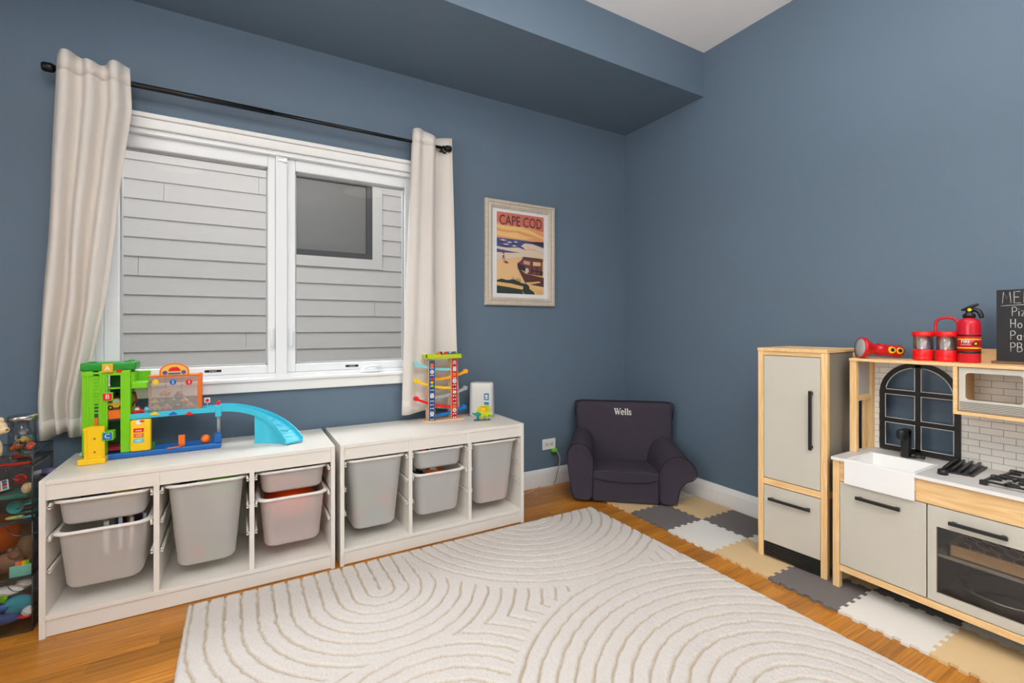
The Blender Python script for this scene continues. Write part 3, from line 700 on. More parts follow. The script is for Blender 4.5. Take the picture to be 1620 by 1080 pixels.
Qa = np.concatenate([Q, S])
me = bpy.data.meshes.new('area_rug'); me.vertices.add(len(V)); me.vertices.foreach_set('co', V.astype(np.float32).ravel())
me.loops.add(len(Qa)*4); me.loops.foreach_set('vertex_index', Qa.astype(np.int32).ravel()); me.polygons.add(len(Qa))
me.polygons.foreach_set('loop_start', np.arange(0, len(Qa)*4, 4).astype(np.int32)); me.polygons.foreach_set('loop_total', np.full(len(Qa), 4, np.int32))
me.update(calc_edges=True); me.validate()
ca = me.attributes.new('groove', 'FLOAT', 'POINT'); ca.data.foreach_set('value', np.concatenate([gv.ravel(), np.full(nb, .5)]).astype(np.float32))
rm, nt, b = base_mat('rug_pile'); N = nt.nodes.new; L = nt.links.new
an = N('ShaderNodeAttribute'); an.attribute_name = 'groove'; tc = N('ShaderNodeTexCoord')
nz = N('ShaderNodeTexNoise'); nz.inputs['Scale'].default_value = 170; nz.inputs['Detail'].default_value = 3; L(tc.outputs['Object'], nz.inputs['Vector'])
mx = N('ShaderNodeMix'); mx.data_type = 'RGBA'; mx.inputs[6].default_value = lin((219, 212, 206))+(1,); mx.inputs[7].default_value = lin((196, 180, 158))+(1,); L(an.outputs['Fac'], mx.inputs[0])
m2 = N('ShaderNodeMix'); m2.data_type = 'RGBA'; m2.blend_type = 'MULTIPLY'; m2.inputs[0].default_value = .22; L(mx.outputs[2], m2.inputs[6]); L(nz.outputs['Fac'], m2.inputs[7]); L(m2.outputs[2], b.inputs['Base Color'])
bp = N('ShaderNodeBump'); bp.inputs['Strength'].default_value = .5; bp.inputs['Distance'].default_value = .003; L(nz.outputs['Fac'], bp.inputs['Height']); L(bp.outputs[0], b.inputs['Normal'])
b.inputs['Roughness'].default_value = .95; b.inputs['Specular IOR Level'].default_value = .1
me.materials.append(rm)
rug = bpy.data.objects.new('area_rug', me); COL.objects.link(rug)
tag(rug, 'cream rug carved with concentric arches on the oak floor', 'rug')

# ================================================================== FOAM PUZZLE TILES
TS, TX, TY = .2769, -.5953, -.6726
FBE = M('foam_beige', (214, 184, 138), .75, var=.03, vscale=40, bump=.3, bscale=500); FDK = M('foam_grey', (110, 104, 102), .75, var=.03, vscale=40, bump=.3, bscale=500); FWH = M('foam_white', (226, 222, 214), .75, var=.02, vscale=40, bump=.3, bscale=500)
def edge_line(p, q, flip):
    """jigsaw boundary from p to q: square dovetail tabs swinging to both sides"""
    p, q = Vector(p), Vector(q); d = q-p; n = Vector((-d.y, d.x)).normalized(); K = 11; pts = [p]; tdep = .0065
    for i in range(1, K):
        sd = 1 if (i % 2) ^ flip else -1
        a, b = i/K, (i+1)/K if i < K-1 else 1
        fl = .006
        if i == K-1: pts += [p+d*(a)+n*sd*tdep*0, ]; break
        pts += [p+d*(a-fl*(-1 if sd > 0 else 1)*0)+n*(-sd)*tdep if i > 1 else p+d*a, p+d*(a+.0)+n*sd*tdep]
        if i == K-2: pts += [p+d*b+n*sd*tdep]
    pts.append(q)
    return pts
lines = {}
def line(ax, i, j):
    key = (ax, i, j)
    if key not in lines:
        X = lambda c: TX+c*TS
        Yy = lambda r: TY-r*TS
        if ax == 'c': lines[key] = edge_line((X(i), Yy(j)), (X(i), Yy(j+1)), (i+j) % 2)      # along the wall, column line i
        else: lines[key] = edge_line((X(i), Yy(j)), (X(i+1), Yy(j)), (i+j) % 2)               # across, row line j
    return lines[key]
tname = {0: ('beige', FBE), 1: ('dark grey', FDK), 2: ('white', FWH)}
front_c = {-2: 2, -1: 0, 0: 1, 1: 2, 2: 0, 3: 1, 4: 2, 5: 0, 6: 1}
where0 = {-2: 'under the back of the navy armchair', -1: 'peeking out under the front of the navy armchair', 0: 'just in front of the navy armchair', 1: 'between the armchair and the toy fridge', 2: 'under the front left post of the toy fridge', 3: 'between the toy fridge and the toy kitchen leg', 4: 'in front of the toy sink cabinet', 5: 'in front of the toy oven', 6: 'at the far end past the toy oven'}
where1 = {-2: 'in the corner behind the navy armchair', -1: 'against the baseboard right behind the armchair', 0: 'against the baseboard beside the armchair', 1: 'against the baseboard left of the toy fridge', 2: 'against the wall under the toy fridge', 3: 'against the wall behind the gap of fridge and kitchen', 4: 'deep under the toy sink cabinet', 5: 'deep under the toy oven', 6: 'against the wall past the toy oven'}
for r in range(-2, 7):
    for c in (0, 1):
        ci = front_c[r] if c == 0 else (front_c[r]+2) % 3
        if c == 1: ci = {-2: 1, -1: 2, 0: 0, 1: 1, 2: 2, 3: 0, 4: 1, 5: 2, 6: 0}[r]
        a = line('c', c, r); b_ = line('r', c, r+1)
        top = line('r', c, r)
        if c == 1: rt_ = [Vector((-.0405, TY-r*TS)), Vector((-.0405, TY-(r+1)*TS))]
        else: rt_ = line('c', 1, r)
        pl = list(a)+list(b_)[1:]+list(reversed(rt_))[1:]+list(reversed(top))[1:-1]
        cx = sum(p.x for p in pl)/len(pl); cy = sum(p.y for p in pl)/len(pl)
        pl = [(cx+(p.x-cx)*.9975, cy+(p.y-cy)*.9975) for p in pl]
        m = MB().prism(pl, 'z', 0.0004, .0105)
        nm, mt = tname[ci]
        o = m.build('foam_tile', mt, None, (cx, cy, 0))
        tag(o, '%s foam puzzle tile %s' % (nm, (where0 if c == 0 else where1)[r]), 'foam tile', 'foam puzzle tiles')

# ================================================================== NAVY CHILD ARMCHAIR
ch = thing('child_armchair', (-.541, -.557, .0115), 'dark navy child armchair with a name stitched on the back, in the room corner', 'armchair', rotz=math.radians(-40))
def slab(name, secs, mat, par, closed_caps=True, sub_=1):
    """loft through closed rings of equal length, caps at both ends"""
    m = MB().grid(secs, closed=True); k = len(secs[0]); m.add(secs[0], [list(range(k))[::-1]], 0, True); m.add(secs[-1], [list(range(k))], 0, True)
    o = m.build(name, mat, par)
    if sub_:
        s = o.modifiers.new('round', 'SUBSURF'); s.levels = sub_; s.render_levels = sub_
    return o
def ringx(prof, y, cx=0, cz=.2, sc=1.0): return [(cx+(p[0]-cx)*sc, y, cz+(p[1]-cz)*sc) for p in prof]
# seat block: its front apron and cushion
def srnd(w0, w1, z0, z1, r, n=5):
    return [(w0+(w1-w0)/2+a, z0+(z1-z0)/2+b) for a, b in rrect(w1-w0, z1-z0, r, n)]
seat = srnd(-.205, .235, .004, .195, .03)
slab('seat', [ringx(seat, .012, .0, .1, .93), ringx(seat, .004, .0, .1, .97), ringx(seat, .016, .0, .1, 1), ringx(seat, .10, .0, .1, 1.0), ringx(seat, .2, .0, .1, 1.01), ringx(seat, .32, .0, .1, 1.03), ringx(seat, .34, 0, .1, .9)], NAVY, ch)
cush = [(-.19, .150), (.21, .150), (.215, .185), (.14, .203), (.01, .209), (-.12, .203), (-.192, .187)]
slab('seat_cushion', [ringx(cush, .016, .0, .18, .8), ringx(cush, .006, 0, .178, .97), ringx(cush, .03, 0, .178, 1), ringx(cush, .18, 0, .18, 1.02), ringx(cush, .30, 0, .19, 1.05)], NAVY, ch)
# back rest: thick slab leaning back a little
def back_ring(z, y0, y1, w0, w1, r=.03): return [(w0+(w1-w0)/2+a, y0+(y1-y0)/2+b, z) for a, b in rrect(w1-w0, y1-y0, r, 5)]
slab('backrest', [back_ring(.03, .29, .40, -.27, .30), back_ring(.2, .28, .405, -.29, .325), back_ring(.35, .295, .415, -.305, .337), back_ring(.50, .32, .425, -.311, .343), back_ring(.555, .328, .43, -.313, .345), back_ring(.575, .335, .425, -.30, .33), back_ring(.58, .35, .41, -.28, .31, .02)], NAVY, ch)
# arms: rolled tops, the right one flops outwards
armL = [(-.305, .004), (-.325, .06), (-.335, .14), (-.345, .22), (-.352, .28), (-.342, .325), (-.31, .355), (-.27, .362), (-.225, .345), (-.197, .30), (-.188, .24), (-.187, .15), (-.188, .06), (-.195, .004), (-.25, .001)]
armR = [(.207, .004), (.205, .08), (.206, .16), (.218, .225), (.25, .275), (.30, .302), (.352, .302), (.398, .275), (.425, .235), (.432, .195), (.41, .165), (.365, .145), (.335, .105), (.322, .05), (.312, .004), (.26, .001)]
def arm(prof, back_dz, shift):
    k = len(prof); secs = []; n0 = sum(p[0] for p in prof)/k; z0 = .17
    for y, s, t in ((.016, .80, 0), (.002, .93, 0), (.004, .985, 0), (.018, 1, 0), (.09, 1, .15), (.18, 1, .45), (.27, 1, .8), (.33, .98, 1.0), (.36, .9, 1)):
        secs.append([(n0+(p[0]-n0)*s+shift*t, y, max(.003, (z0+(p[1]-z0)*s)+back_dz*t*max(0, (p[1]-.1)/.25))) for p in prof])
    return secs
slab('armrest', arm(armL, .045, .015), NAVY, ch); slab('armrest', arm(armR, .085, -.055), NAVY, ch)
# piping along the arm fronts, back edge and the seat front
for pf in (armL, armR):
    cxx = sum(p[0] for p in pf)/len(pf)
    MB().tube([v for v in crom([(cxx+(p[0]-cxx)*.985, .006, .17+(p[1]-.17)*.985) for p in pf[:-1]], 60)], .0032, 6).build('piping', NAVYP, ch)
MB().tube(crom([(-.205, .012, .155), (-.12, .003, .138), (.01, 0, .132), (.14, .003, .138), (.22, .012, .155)], 24), .0032, 6).build('piping', NAVYP, ch)
MB().tube(crom([(-.308, .326, .47), (-.312, .329, .51), (-.315, .336, .55), (-.30, .342, .578), (-.2, .345, .583), (.01, .345, .585), (.23, .345, .583), (.33, .342, .578), (.347, .336, .55), (.343, .329, .51), (.338, .326, .47)], 70), .0035, 6).build('piping', NAVYP, ch)
for x in (-.192, .213): MB().tube([(x, .0015, z) for z in (.01, .06, .11, .15)], .0025, 6).build('seam', NAVYP, ch)
# stitched name in a serif hand
def word(name, strokes, pos, sc, wdt, mat, par, yplane):
    m = MB()
    for st in strokes:
        for (a, b), (c, d), wd in [(st[i][:2], st[i+1][:2], (st[i][2] if len(st[i]) > 2 else 1)) for i in range(len(st)-1)]:
            p, q = Vector((a, b)), Vector((c, d)); e = (q-p)
            if e.length < 1e-6: continue
            nrm = Vector((-e.y, e.x)).normalized()*wdt*wd/2; e = e.normalized()*wdt*.12
            pts = [p-e+nrm, p-e-nrm, q+e-nrm, q+e+nrm]
            m.prism([(pos[0]+sc*w_.x, pos[1]+sc*w_.y) for w_ in pts], 'y', yplane-.0012, yplane+.002)
    return m.build(name, mat, par)
arc = lambda cx, cy, rx, ry, a0, a1, n=10: [(cx+rx*math.cos(math.radians(a0+(a1-a0)*i/n)), cy+ry*math.sin(math.radians(a0+(a1-a0)*i/n))) for i in range(n+1)]
wells = [[(0.05, .98, 1.3), (.28, 0)], [(.28, 0, .6), (.47, .9)], [(.40, .98, 1.3), (.66, 0)], [(.66, 0, .6), (.88, .98)], [(-.06, .98, .55), (.2, .98)], [(.3, .98, .55), (.52, .98)], [(.76, .98, .55), (.98, .98)],
         [(1.0, .34, .6), (1.42, .36)], [p+(1.15,) for p in arc(1.22, .32, .2, .32, 10, 320, 14)],
         [(1.66, 0, 1.2), (1.66, 1.0)], [(1.56, 0, .55), (1.78, 0)], [(1.56, .97, .55), (1.68, .98)], [(1.99, 0, 1.2), (1.99, 1.0)], [(1.89, 0, .55), (2.11, 0)], [(1.89, .97, .55), (2.01, .98)],
         [p+(1.0,) for p in arc(2.36, .48, .14, .16, 40, 250, 8)+arc(2.36, .16, .15, .17, 70, -150, 9)], [(2.49, .5, .5), (2.49, .66)], [(2.2, .0, .5), (2.2, .17)]]
wo = word('stitched_name', wells, (0, 0), 1, .13, THREAD, ch, 0)
wo.scale = (.044, 1, .041); wo.location = (-.044, .314, .495); wo.rotation_euler = (math.radians(-6), 0, 0)
wo['label'] = 'white stitched name'

# ================================================================== OUTLET, PLUG, CORD
p = at(868, 702, y=0)
ou = thing('wall_outlet', (p.x, 0, p.z), 'white double wall outlet beside the armchair', 'outlet', world=True)
bx('cover_plate', (p.x-.055, -.006, p.z-.037), (p.x+.055, 0, p.z+.037), WHITEP, ou, .003)
for dx in (-.02, .02):
    MB().box((p.x+dx-.016, -.0075, p.z-.014), (p.x+dx+.016, -.005, p.z+.014), 0, .001).build('socket', WHITE, ou)
    MB().box((p.x+dx-.006, -.0082, p.z-.006), (p.x+dx-.0035, -.007, p.z+.005)).box((p.x+dx+.004, -.0082, p.z-.006), (p.x+dx+.0065, -.007, p.z+.005)).build('slot', BLACK, ou)
q = at(878, 712, y=-.02)
pc = thing('power_cord', (q.x, -.02, 0), 'thin grey power cord with a green plug running down to the floor', 'cord', world=True)
MB().box((q.x-.028, -.034, q.z-.012), (q.x+.012, -.0085, q.z+.014), 0, .006, 3).build('plug', GREEN, pc)
e1 = at(882, 740, y=-.05); e2 = at(876, 768, z=.004); e3 = at(855, 771, z=.004); e4 = at(838, 766, z=.004); e5 = at(833, 778, z=.004)
MB().tube(crom([(q.x+.01, -.025, q.z), (q.x+.02, -.05, q.z-.05), (e1.x, -.06, .12), (e2.x, e2.y, .01), (e2.x-.03, e2.y, .004), (e3.x, e3.y, .004), (e4.x+.02, e4.y, .012), (e4.x-.06, e4.y+.01, .004), (e5.x-.08, e5.y, .004), (e5.x, e5.y-.02, .004), (e3.x-.03, e3.y+.02, .004), (e4.x-.03, e4.y+.04, .004), (e4.x-.15, e4.y+.03, .004)], 90), .0028, 6).build('cord', M('cord_grey', (176, 170, 160), .5), pc)

# ================================================================== TOY FRIDGE
FZ = .0105
frg = thing('toy_fridge', (-.426, -1.351, FZ), 'greige toy fridge in a pine frame with black handles', 'toy fridge', rotz=math.radians(4.8))
W, D, H = .298, .312, .995; P_ = .026
for yy in (0, -W+P_):
    for xx in (0, D-P_): bx('post', (xx, yy-P_, 0), (xx+P_, yy, H-.004), PZ, frg, .002)
bx('top_board', (-.003, -W-.002, H-.016), (D+.002, .002, H), PX, frg, .002)
bx('top_rail', (.003, -W+P_, H-.034), (P_, -P_, H-.016), PY, frg)
bx('middle_rail', (.003, -W+P_, .345), (P_, -P_, .374), PY, frg, .001)
for yy in (-P_+.008, -W+.012):
    bx('side_board', (P_, yy-.008, .035), (D-P_, yy, H-.018), PSIDE, frg)
    bx('side_rail', (P_, yy-.012 if yy < -.1 else yy-.004, .345), (D-P_, yy+.004, .372), PX, frg)
bx('back_board', (D-.012, -W+P_, .03), (D-.006, -P_, H-.018), PSIDE, frg)
d1 = bx('door', (.001, -W+P_+.0015, .378), (.015, -P_-.0015, H-.037), PGREY, frg, .0015)
def pull(par, a, b, out):
    """flat black bar pull on two stubs; a-b along the bar, out = direction it stands off"""
    a, b, out = Vector(a), Vector(b), Vector(out); d = (b-a).normalized(); m = MB(); w2 = d.cross(out).normalized()*.006
    def slabp(p, q, h0, h1, ww):
        vs = [p+out*h0-ww, p+out*h0+ww, q+out*h0+ww, q+out*h0-ww, p+out*h1-ww, p+out*h1+ww, q+out*h1+ww, q+out*h1-ww]
        m.add(vs, [(0, 1, 2, 3), (7, 6, 5, 4), (0, 4, 5, 1), (1, 5, 6, 2), (2, 6, 7, 3), (3, 7, 4, 0)])
    slabp(a, b, .014, .022, w2); slabp(a+d*.006, a+d*.018, -.001, .015, w2*.8); slabp(b-d*.018, b-d*.006, -.001, .015, w2*.8)
    return m.build('handle', BLACK, par)
hy = -.237
pull(d1, (.001, hy, .822-FZ), (.001, hy, .562-FZ), (-1, 0, 0))
d2 = bx('freezer_drawer', (.001, -W+P_+.0015, .075), (.015, -P_-.0015, .341), PGREY, frg, .0015)
pull(d2, (.001, -.056, .284), (.001, -.236, .284), (-1, 0, 0))
gr = bx('vent_grille', (.006, -W+P_, .008), (.014, -P_, .072), BLACK, frg)
for k in range(5): bx('grille_slat', (.002, -W+P_, .012+k*.012), (.008, -P_, .018+k*.012), BLACK, gr, .001)
bx('bottom_board', (.014, -W+P_, .03), (D-.012, -P_, .036), PSIDE, frg)

# ================================================================== TOY KITCHEN
KX, KY0, KY1, KZT = -.418, -1.677, -2.345, .557      # front, left end, right end, worktop height
KB = -.078                                            # back of the kitchen
kit = thing('toy_kitchen', (KX, KY0, .0105), 'pine and greige toy kitchen with white sink, oven and microwave', 'toy kitchen', world=True)
Lg = .026
for yy in (KY0, KY1+Lg):
    for xx in (KX, KB-Lg): bx('leg', (xx, yy-Lg, .0105), (xx+Lg, yy, KZT-.012), PZ, kit, .002)
bx('bottom_rail', (KX+.003, KY1+Lg, .082), (KX+Lg-.004, KY0-Lg, .108), PY, kit, .0015)
bx('bottom_board', (KX+.02, KY1+.004, .098), (KB, KY0-.004, .108), PSIDE, kit)
bx('side_board', (KX+Lg, KY0-.012, .05), (KB-Lg, KY0-.004, KZT-.012), PSIDE, kit); bx('side_rail', (KX+Lg, KY0-.02, .09), (KB-Lg, KY0-.002, .115), PX, kit)
bx('side_board', (KX+Lg, KY1+.004, .05), (KB-Lg, KY1+.012, KZT-.012), PSIDE, kit)
bx('back_board', (KB-.006, KY1+.004, .09), (KB, KY0-.004, KZT-.012), PSIDE, kit)
bx('partition', (KX+.03, -1.996, .108), (KB-.006, -1.988, KZT-.02), PSIDE, kit)
SY0, SY1 = -1.726, -1.958                             # sink apron
bx('front_panel', (KX+.004, KY1+Lg, .458), (KX+.016, SY1, KZT-.012), PY, kit, .001); bx('front_panel', (KX+.004, SY0, .458), (KX+.016, KY0-Lg, KZT-.012), PY, kit, .001)
# worktop with the sink cut out
bX0, bX1, bY0, bY1 = KX+.012, -.205, -1.737, -1.946
m = MB(); zc = KZT-.012
m.box((KX-.006, KY0+.002, zc), (KB, SY0, KZT)).box((KX-.006, SY1, zc), (KB, KY1-.002, KZT)).box((bX1, SY0, zc), (KB, SY1, KZT))
m.build('worktop', COUNTER, kit)
bx('worktop_edge', (KX-.009, SY1, zc), (KX-.006, KY1-.002, KZT), WHITEP, kit); bx('worktop_edge', (KX-.009, KY0+.002, zc), (KX-.006, SY0, KZT), WHITEP, kit)
m = MB(); m.box((KX-.012, SY0+.001, .456), (KX+.002, SY1-.001, KZT+.001), 0, .003).box((KX+.002, SY0, KZT-.062), (bX0, SY1, KZT-.002)).box((bX1-.002, SY0, KZT-.065), (bX1+.008, SY1, KZT+.001)).box((bX0, SY0, KZT-.065), (bX1, bY0, KZT+.001)).box((bX0, bY1, KZT-.065), (bX1, SY1, KZT+.001)).box((bX0, bY0, KZT-.065), (bX1, bY1, KZT-.055))
sk = sub(m.build('sink', SINKW, kit), kit)
MB().lathe([(0, 0), (.012, 0), (.012, .001), (0, .001)], ((bX0+bX1)/2, (bY0+bY1)/2, KZT-.055), 16).build('drain', STEEL, sk)
fx, fy = -.172, -1.842
m = MB().box((fx-.016, fy-.014, KZT), (fx+.018, fy+.014, KZT+.118), 0, .004, 3).box((fx-.062, fy-.014, KZT+.078), (fx+.018, fy+.014, KZT+.122), 0, .010, 3)
fc = sub(m.build('faucet', BLACK, kit), kit)
MB().cyl((fx, fy-.012, KZT+.012), (fx, fy-.034, KZT+.012), .0085).cyl((fx-.012, fy-.034, KZT+.013), (fx-.004, fy-.058, KZT+.013), .0055).ell((fx-.004, fy-.058, KZT+.013), .008, 12).build('faucet_knob', BLACK, fc)
# doors
dr = sub(bx('cabinet_door', (KX+.002, -1.990, .112), (KX+.015, -1.7045, .455), PGREY, kit, .0015), kit)
pull(dr, Vector((KX+.002, -1.769, .411)), Vector((KX+.002, -1.917, .411)), (-1, 0, 0))
for z in (.38, .19): bx('hinge', (KX+.0005, -1.7045, z-.02), (KX+.004, -1.7015, z+.02), GREYP, dr)
OY0, OY1 = -1.9945, KY1+Lg+.001; GY0, GY1, GZ0, GZ1 = -2.019, -2.290, .144, .384
m = MB(); m.box((KX+.002, OY0, GZ1), (KX+.015, OY1, .455)).box((KX+.002, OY0, .112), (KX+.015, OY1, GZ0)).box((KX+.002, OY0, GZ0), (KX+.015, GY0, GZ1)).box((KX+.002, GY1, GZ0), (KX+.015, OY1, GZ1))
od = sub(m.build('oven_door', PGREY, kit), kit)
bx('oven_window', (KX+.010, GY0, GZ0), (KX+.013, GY1, GZ1), SMOKE, od)
pull(od, Vector((KX+.002, -2.058, .413)), Vector((KX+.002, -2.206, .413)), (-1, 0, 0))
bx('oven_shelf', (KX+.03, -1.997, .268), (KB-.01, KY1+.014, .278), PGREY, kit)
bx('oven_back_rail', (KB-.02, -1.997, .20), (KB-.008, KY1+.014, .212), PY, kit)
# hutch: posts, shelf, tiled back with an arched window
HX = -.264; HZ = .967; HB = KB+.002
bx('hutch_post', (HX, KY0+.005-Lg, KZT), (HX+Lg-.002, KY0+.005, HZ-.012), PZ, kit, .0015); bx('hutch_post', (HB-Lg-.016, KY0+.005-Lg, KZT), (HB-.016, KY0+.005, HZ-.012), PZ, kit, .0015)
bx('hutch_post', (HX, KY1, KZT), (HX+Lg-.002, KY1+Lg, HZ-.012), PZ, kit, .0015); bx('hutch_post', (HB-Lg-.016, KY1, KZT), (HB-.016, KY1+Lg, HZ-.012), PZ, kit, .0015)
bx('hutch_side_panel', (HX+Lg-.002, KY0-.010, .80), (HB-Lg-.016, KY0-.002, HZ-.012), M('panel_pale_grey', (196, 194, 192), .5), kit)
bx('hutch_side_rail', (HX+Lg-.002, KY0-.018, .778), (HB-Lg-.016, KY0+.002, .802), PX, kit, .001)
bx('hutch_slat', (-.178, KY0-.014, KZT), (-.160, KY0-.006, .778), PZ, kit)
bx('top_shelf', (HX-.004, KY1-.004, HZ-.012), (HB, KY0+.006, HZ), PY, kit, .0015)
m = MB().prism([(KY0-.16, HZ), (KY1, HZ), (KY1, HZ+.052), (KY0-.23, HZ+.052), (KY0-.28, HZ+.045)], 'x', HB-.012, HB); m.build('shelf_riser', PY, kit)
# tiled splashback
AY0, AY1, AZ0, ASP, AZ1 = -1.718, -1.994, KZT+.004, .812, HZ-.016      # arch window outline (left, right, foot, spring, crown)
aw, ac = (AY0-AY1)/2, (AY0+AY1)/2
def inside_arch(y, z, g=0): 
    if z < AZ0: return False
    if z <= ASP: return AY1-g < y < AY0+g
    return ((y-ac)/(aw+g))**2+((z-ASP)/(AZ1-ASP+g))**2 < 1
def archp(g, n=24): return [(ac+(aw-g)*math.cos(math.pi*i/n), ASP+(AZ1-ASP-g)*math.sin(math.pi*i/n)) for i in range(n+1)]     # from left spring to right spring
m = MB(); PBX = HB-.016                                # front of the board
m.box((PBX, AY0-.01, KZT), (PBX+.006, KY0-.004, HZ-.012)).box((PBX, KY1+.004, KZT), (PBX+.006, AY1+.01, HZ-.012))
ap = archp(.008)
m.prism([(AY0-.01, HZ-.012)]+[p for p in ap[:13]]+[(ac, HZ-.012)], 'x', PBX, PBX+.006); m.prism([(ac, HZ-.012)]+[p for p in ap[12:]]+[(AY1+.01, HZ-.012)], 'x', PBX, PBX+.006)
spl = sub(m.build('splashback', GROUT, kit), kit)
tw, th, gap = .0665, .0262, .0016; z = KZT; r = 0; tmesh = {}
while z < HZ-.014:
    y = KY0-.005+(tw/2 if r % 2 else 0)
    while y > KY1+.004:
        a, b = min(y, KY0-.006), max(y-tw, KY1+.005); zt_ = min(z+th, HZ-.013)
        parts = [(a, b)]
        zm = (z+zt_)/2
        # trim against the arch
        samp = [a+(b-a)*(i+.5)/24 for i in range(24)]; keep = [not inside_arch(s, zm, -.012) for s in samp]
        runs = []; i = 0
        while i < 24:
            if keep[i]:
                j = i
                while j < 24 and keep[j]: j += 1
                runs.append((a+(b-a)*i/24, a+(b-a)*j/24)); i = j
            else: i += 1
        for c, d in runs:
            if abs(c-d) > .008 and zt_-z > .006: bx('tile', (PBX-.0012, d+gap/2, z+gap/2), (PBX+.001, c-gap/2, zt_-gap/2), TILEW, spl)
        y -= tw
    z += th; r += 1
# black arched window frame with white lines
fwd = .020; m = MB()
outer = [(AY0, AZ0)]+archp(0)+[(AY1, AZ0)]
inn = [(AY0-fwd, AZ0+fwd)]+archp(fwd)+[(AY1+fwd, AZ0+fwd)]
n_ = len(outer)
for x_ in (0,):
    vs = [(PBX-.006, p[0], p[1]) for p in outer]+[(PBX-.006, p[0], p[1]) for p in inn]+[(PBX+.004, p[0], p[1]) for p in outer]+[(PBX+.004, p[0], p[1]) for p in inn]
    fs = []
    for i in range(n_):
        j = (i+1) % n_; fs += [(i, j, n_+j, n_+i), (2*n_+i, 3*n_+i, 3*n_+j, 2*n_+j), (i, 2*n_+i, 2*n_+j, j), (n_+i, n_+j, 3*n_+j, 3*n_+i)]
    m.add(vs, fs)
awf = sub(m.build('arched_window', BLACK, kit), kit)
bw = .009; zr = [AZ0+.132, ASP+.006]
bx('glazing_bar', (PBX-.006, ac-bw, AZ0+fwd*.5), (PBX+.004, ac+bw, AZ1-fwd*.5), BLACK, awf)
for z in zr: bx('glazing_bar', (PBX-.0055, AY1+fwd*.5, z-bw), (PBX+.0035, AY0-fwd*.5, z+bw), BLACK, awf)
LNW = M('white_line', (214, 212, 208), .5)
zlev = [AZ0+fwd, zr[0], zr[1]]
for sgn in (1, -1):
    for k in range(3):
        yi, yo = ac+sgn*(bw+.002), ac+sgn*(aw-fwd-.002); zb = zlev[k]+(bw+.002 if k else .002)
        if k < 2: zt2 = zlev[k+1]-bw-.002; pts = [(yi, zb), (yo, zb), (yo, zt2), (yi, zt2)]
        else:
            e = [(ac+sgn*(aw-fwd-.002)*math.cos(t), ASP+(AZ1-ASP-fwd-.002)*math.sin(t)) for t in [math.pi/2*i/14 for i in range(15)]]
            e = [q_ for q_ in e if q_[1] > zb+.002 and abs(q_[0]-ac) > bw+.004]
            pts = [(yi, zb), (e[0][0], zb)]+e+[(yi, e[-1][1])]
        MB().tube([(PBX-.005, a, b) for a, b in pts], .0022, 6, closed=True).build('pane_line', LNW, awf)
# microwave
MY0, MY1, MZ0 = -2.020, KY1+.002, .777
m = MB(); m.box((HX-.002, MY0-.012, MZ0), (PBX-.002, MY0, HZ-.012)).box((HX-.002, MY1, MZ0), (PBX-.002, MY1+.012, HZ-.012)).box((HX-.002, MY1+.012, MZ0), (PBX-.002, MY0-.012, MZ0+.012))
mc = sub(m.build('microwave_box', PY, kit), kit)
mg0, mg1, mz0, mz1 = -2.053, -2.203, .834, .934
m = MB(); mxf = HX+.004
r_ = [(mg0+(mg1-mg0)/2+a, mz0+(mz1-mz0)/2+b) for a, b in rrect(abs(mg1-mg0), mz1-mz0, .012, 4)]
o_ = [(-2.034, MZ0+.014), (MY1+.014, HZ-.014)]
ry0, ry1, rz0, rz1 = -2.035, MY1+.014, MZ0+.015, HZ-.0145
rect = []
for yv, zv in r_:    # outer ring matched point by point to the rounded opening
    rect.append((ry0 if abs(yv-mg0) < .0125 and yv > (mg0+mg1)/2 else ry1 if yv < (mg0+mg1)/2 and abs(yv-mg1) < .0125 else yv, rz0 if zv < (mz0+mz1)/2 else rz1))
k = len(r_); vs = [(mxf, a, b) for a, b in rect]+[(mxf, a, b) for a, b in r_]+[(mxf+.008, a, b) for a, b in r_]
m.add(vs, [(i, (i+1) % k, k+(i+1) % k, k+i) for i in range(k)]+[(k+i, k+(i+1) % k, 2*k+(i+1) % k, 2*k+i) for i in range(k)])
md = sub(m.build('microwave_door', PGREY, kit), kit)
for k in range(6): bx('vent_line', (mxf-.0008, ry1, MZ0+.017+k*.0058), (mxf+.0004, ry0-.003, MZ0+.0196+k*.0058), M('vent_grey', (104, 100, 92), .6), md)
for z, s in ((.925, WHITEP), (.897, BLACK), (.885, BLACK), (.873, BLACK)):
    bx('keypad_button', (mxf-.0015, -2.232, z-.005 if s == BLACK else z-.011), (mxf+.0005, -2.207, z+.005 if s == BLACK else z+.011), s, md)
# hob: burner grates with stubby feet
def grate(x0, y0, nm):
    g = thing('burner_grate', (x0, y0, KZT), nm, 'burner grate', 'black hob grates', world=True)
    m = MB(); z = KZT
    for i, (dx, dy) in enumerate(((-.055, .055), (.055, .055), (-.055, -.055), (.055, -.055))): MB().box((x0+dx-.010, y0+dy-.010, z), (x0+dx+.010, y0+dy+.010, z+.016), 0, .002).build('foot', BLACK, g)
    for dx in (-.055, .055): MB().box((x0+dx-.004, y0-.055, z+.010), (x0+dx+.004, y0+.055, z+.016)).build('bar', BLACK, g)
    for dy in (-.055, .055): MB().box((x0-.055, y0+dy-.004, z+.010), (x0+.055, y0+dy+.004, z+.016)).build('bar', BLACK, g)
    for a in (0, 1, 2, 3):
        c, s = math.cos(a*math.pi/2), math.sin(a*math.pi/2)
        MB().box((x0+c*.055-.004 if c else x0-.004, y0+s*.055-.004 if s else y0-.004, z+.010), (x0+c*.02+.004, y0+s*.02+.004, z+.020), 0, .001).build('prong', BLACK, g)
    MB().lathe([(0, 0), (.022, 0), (.02, .006), (0, .008)], (x0, y0, z), 20).build('burner_cap', BLACK, g)
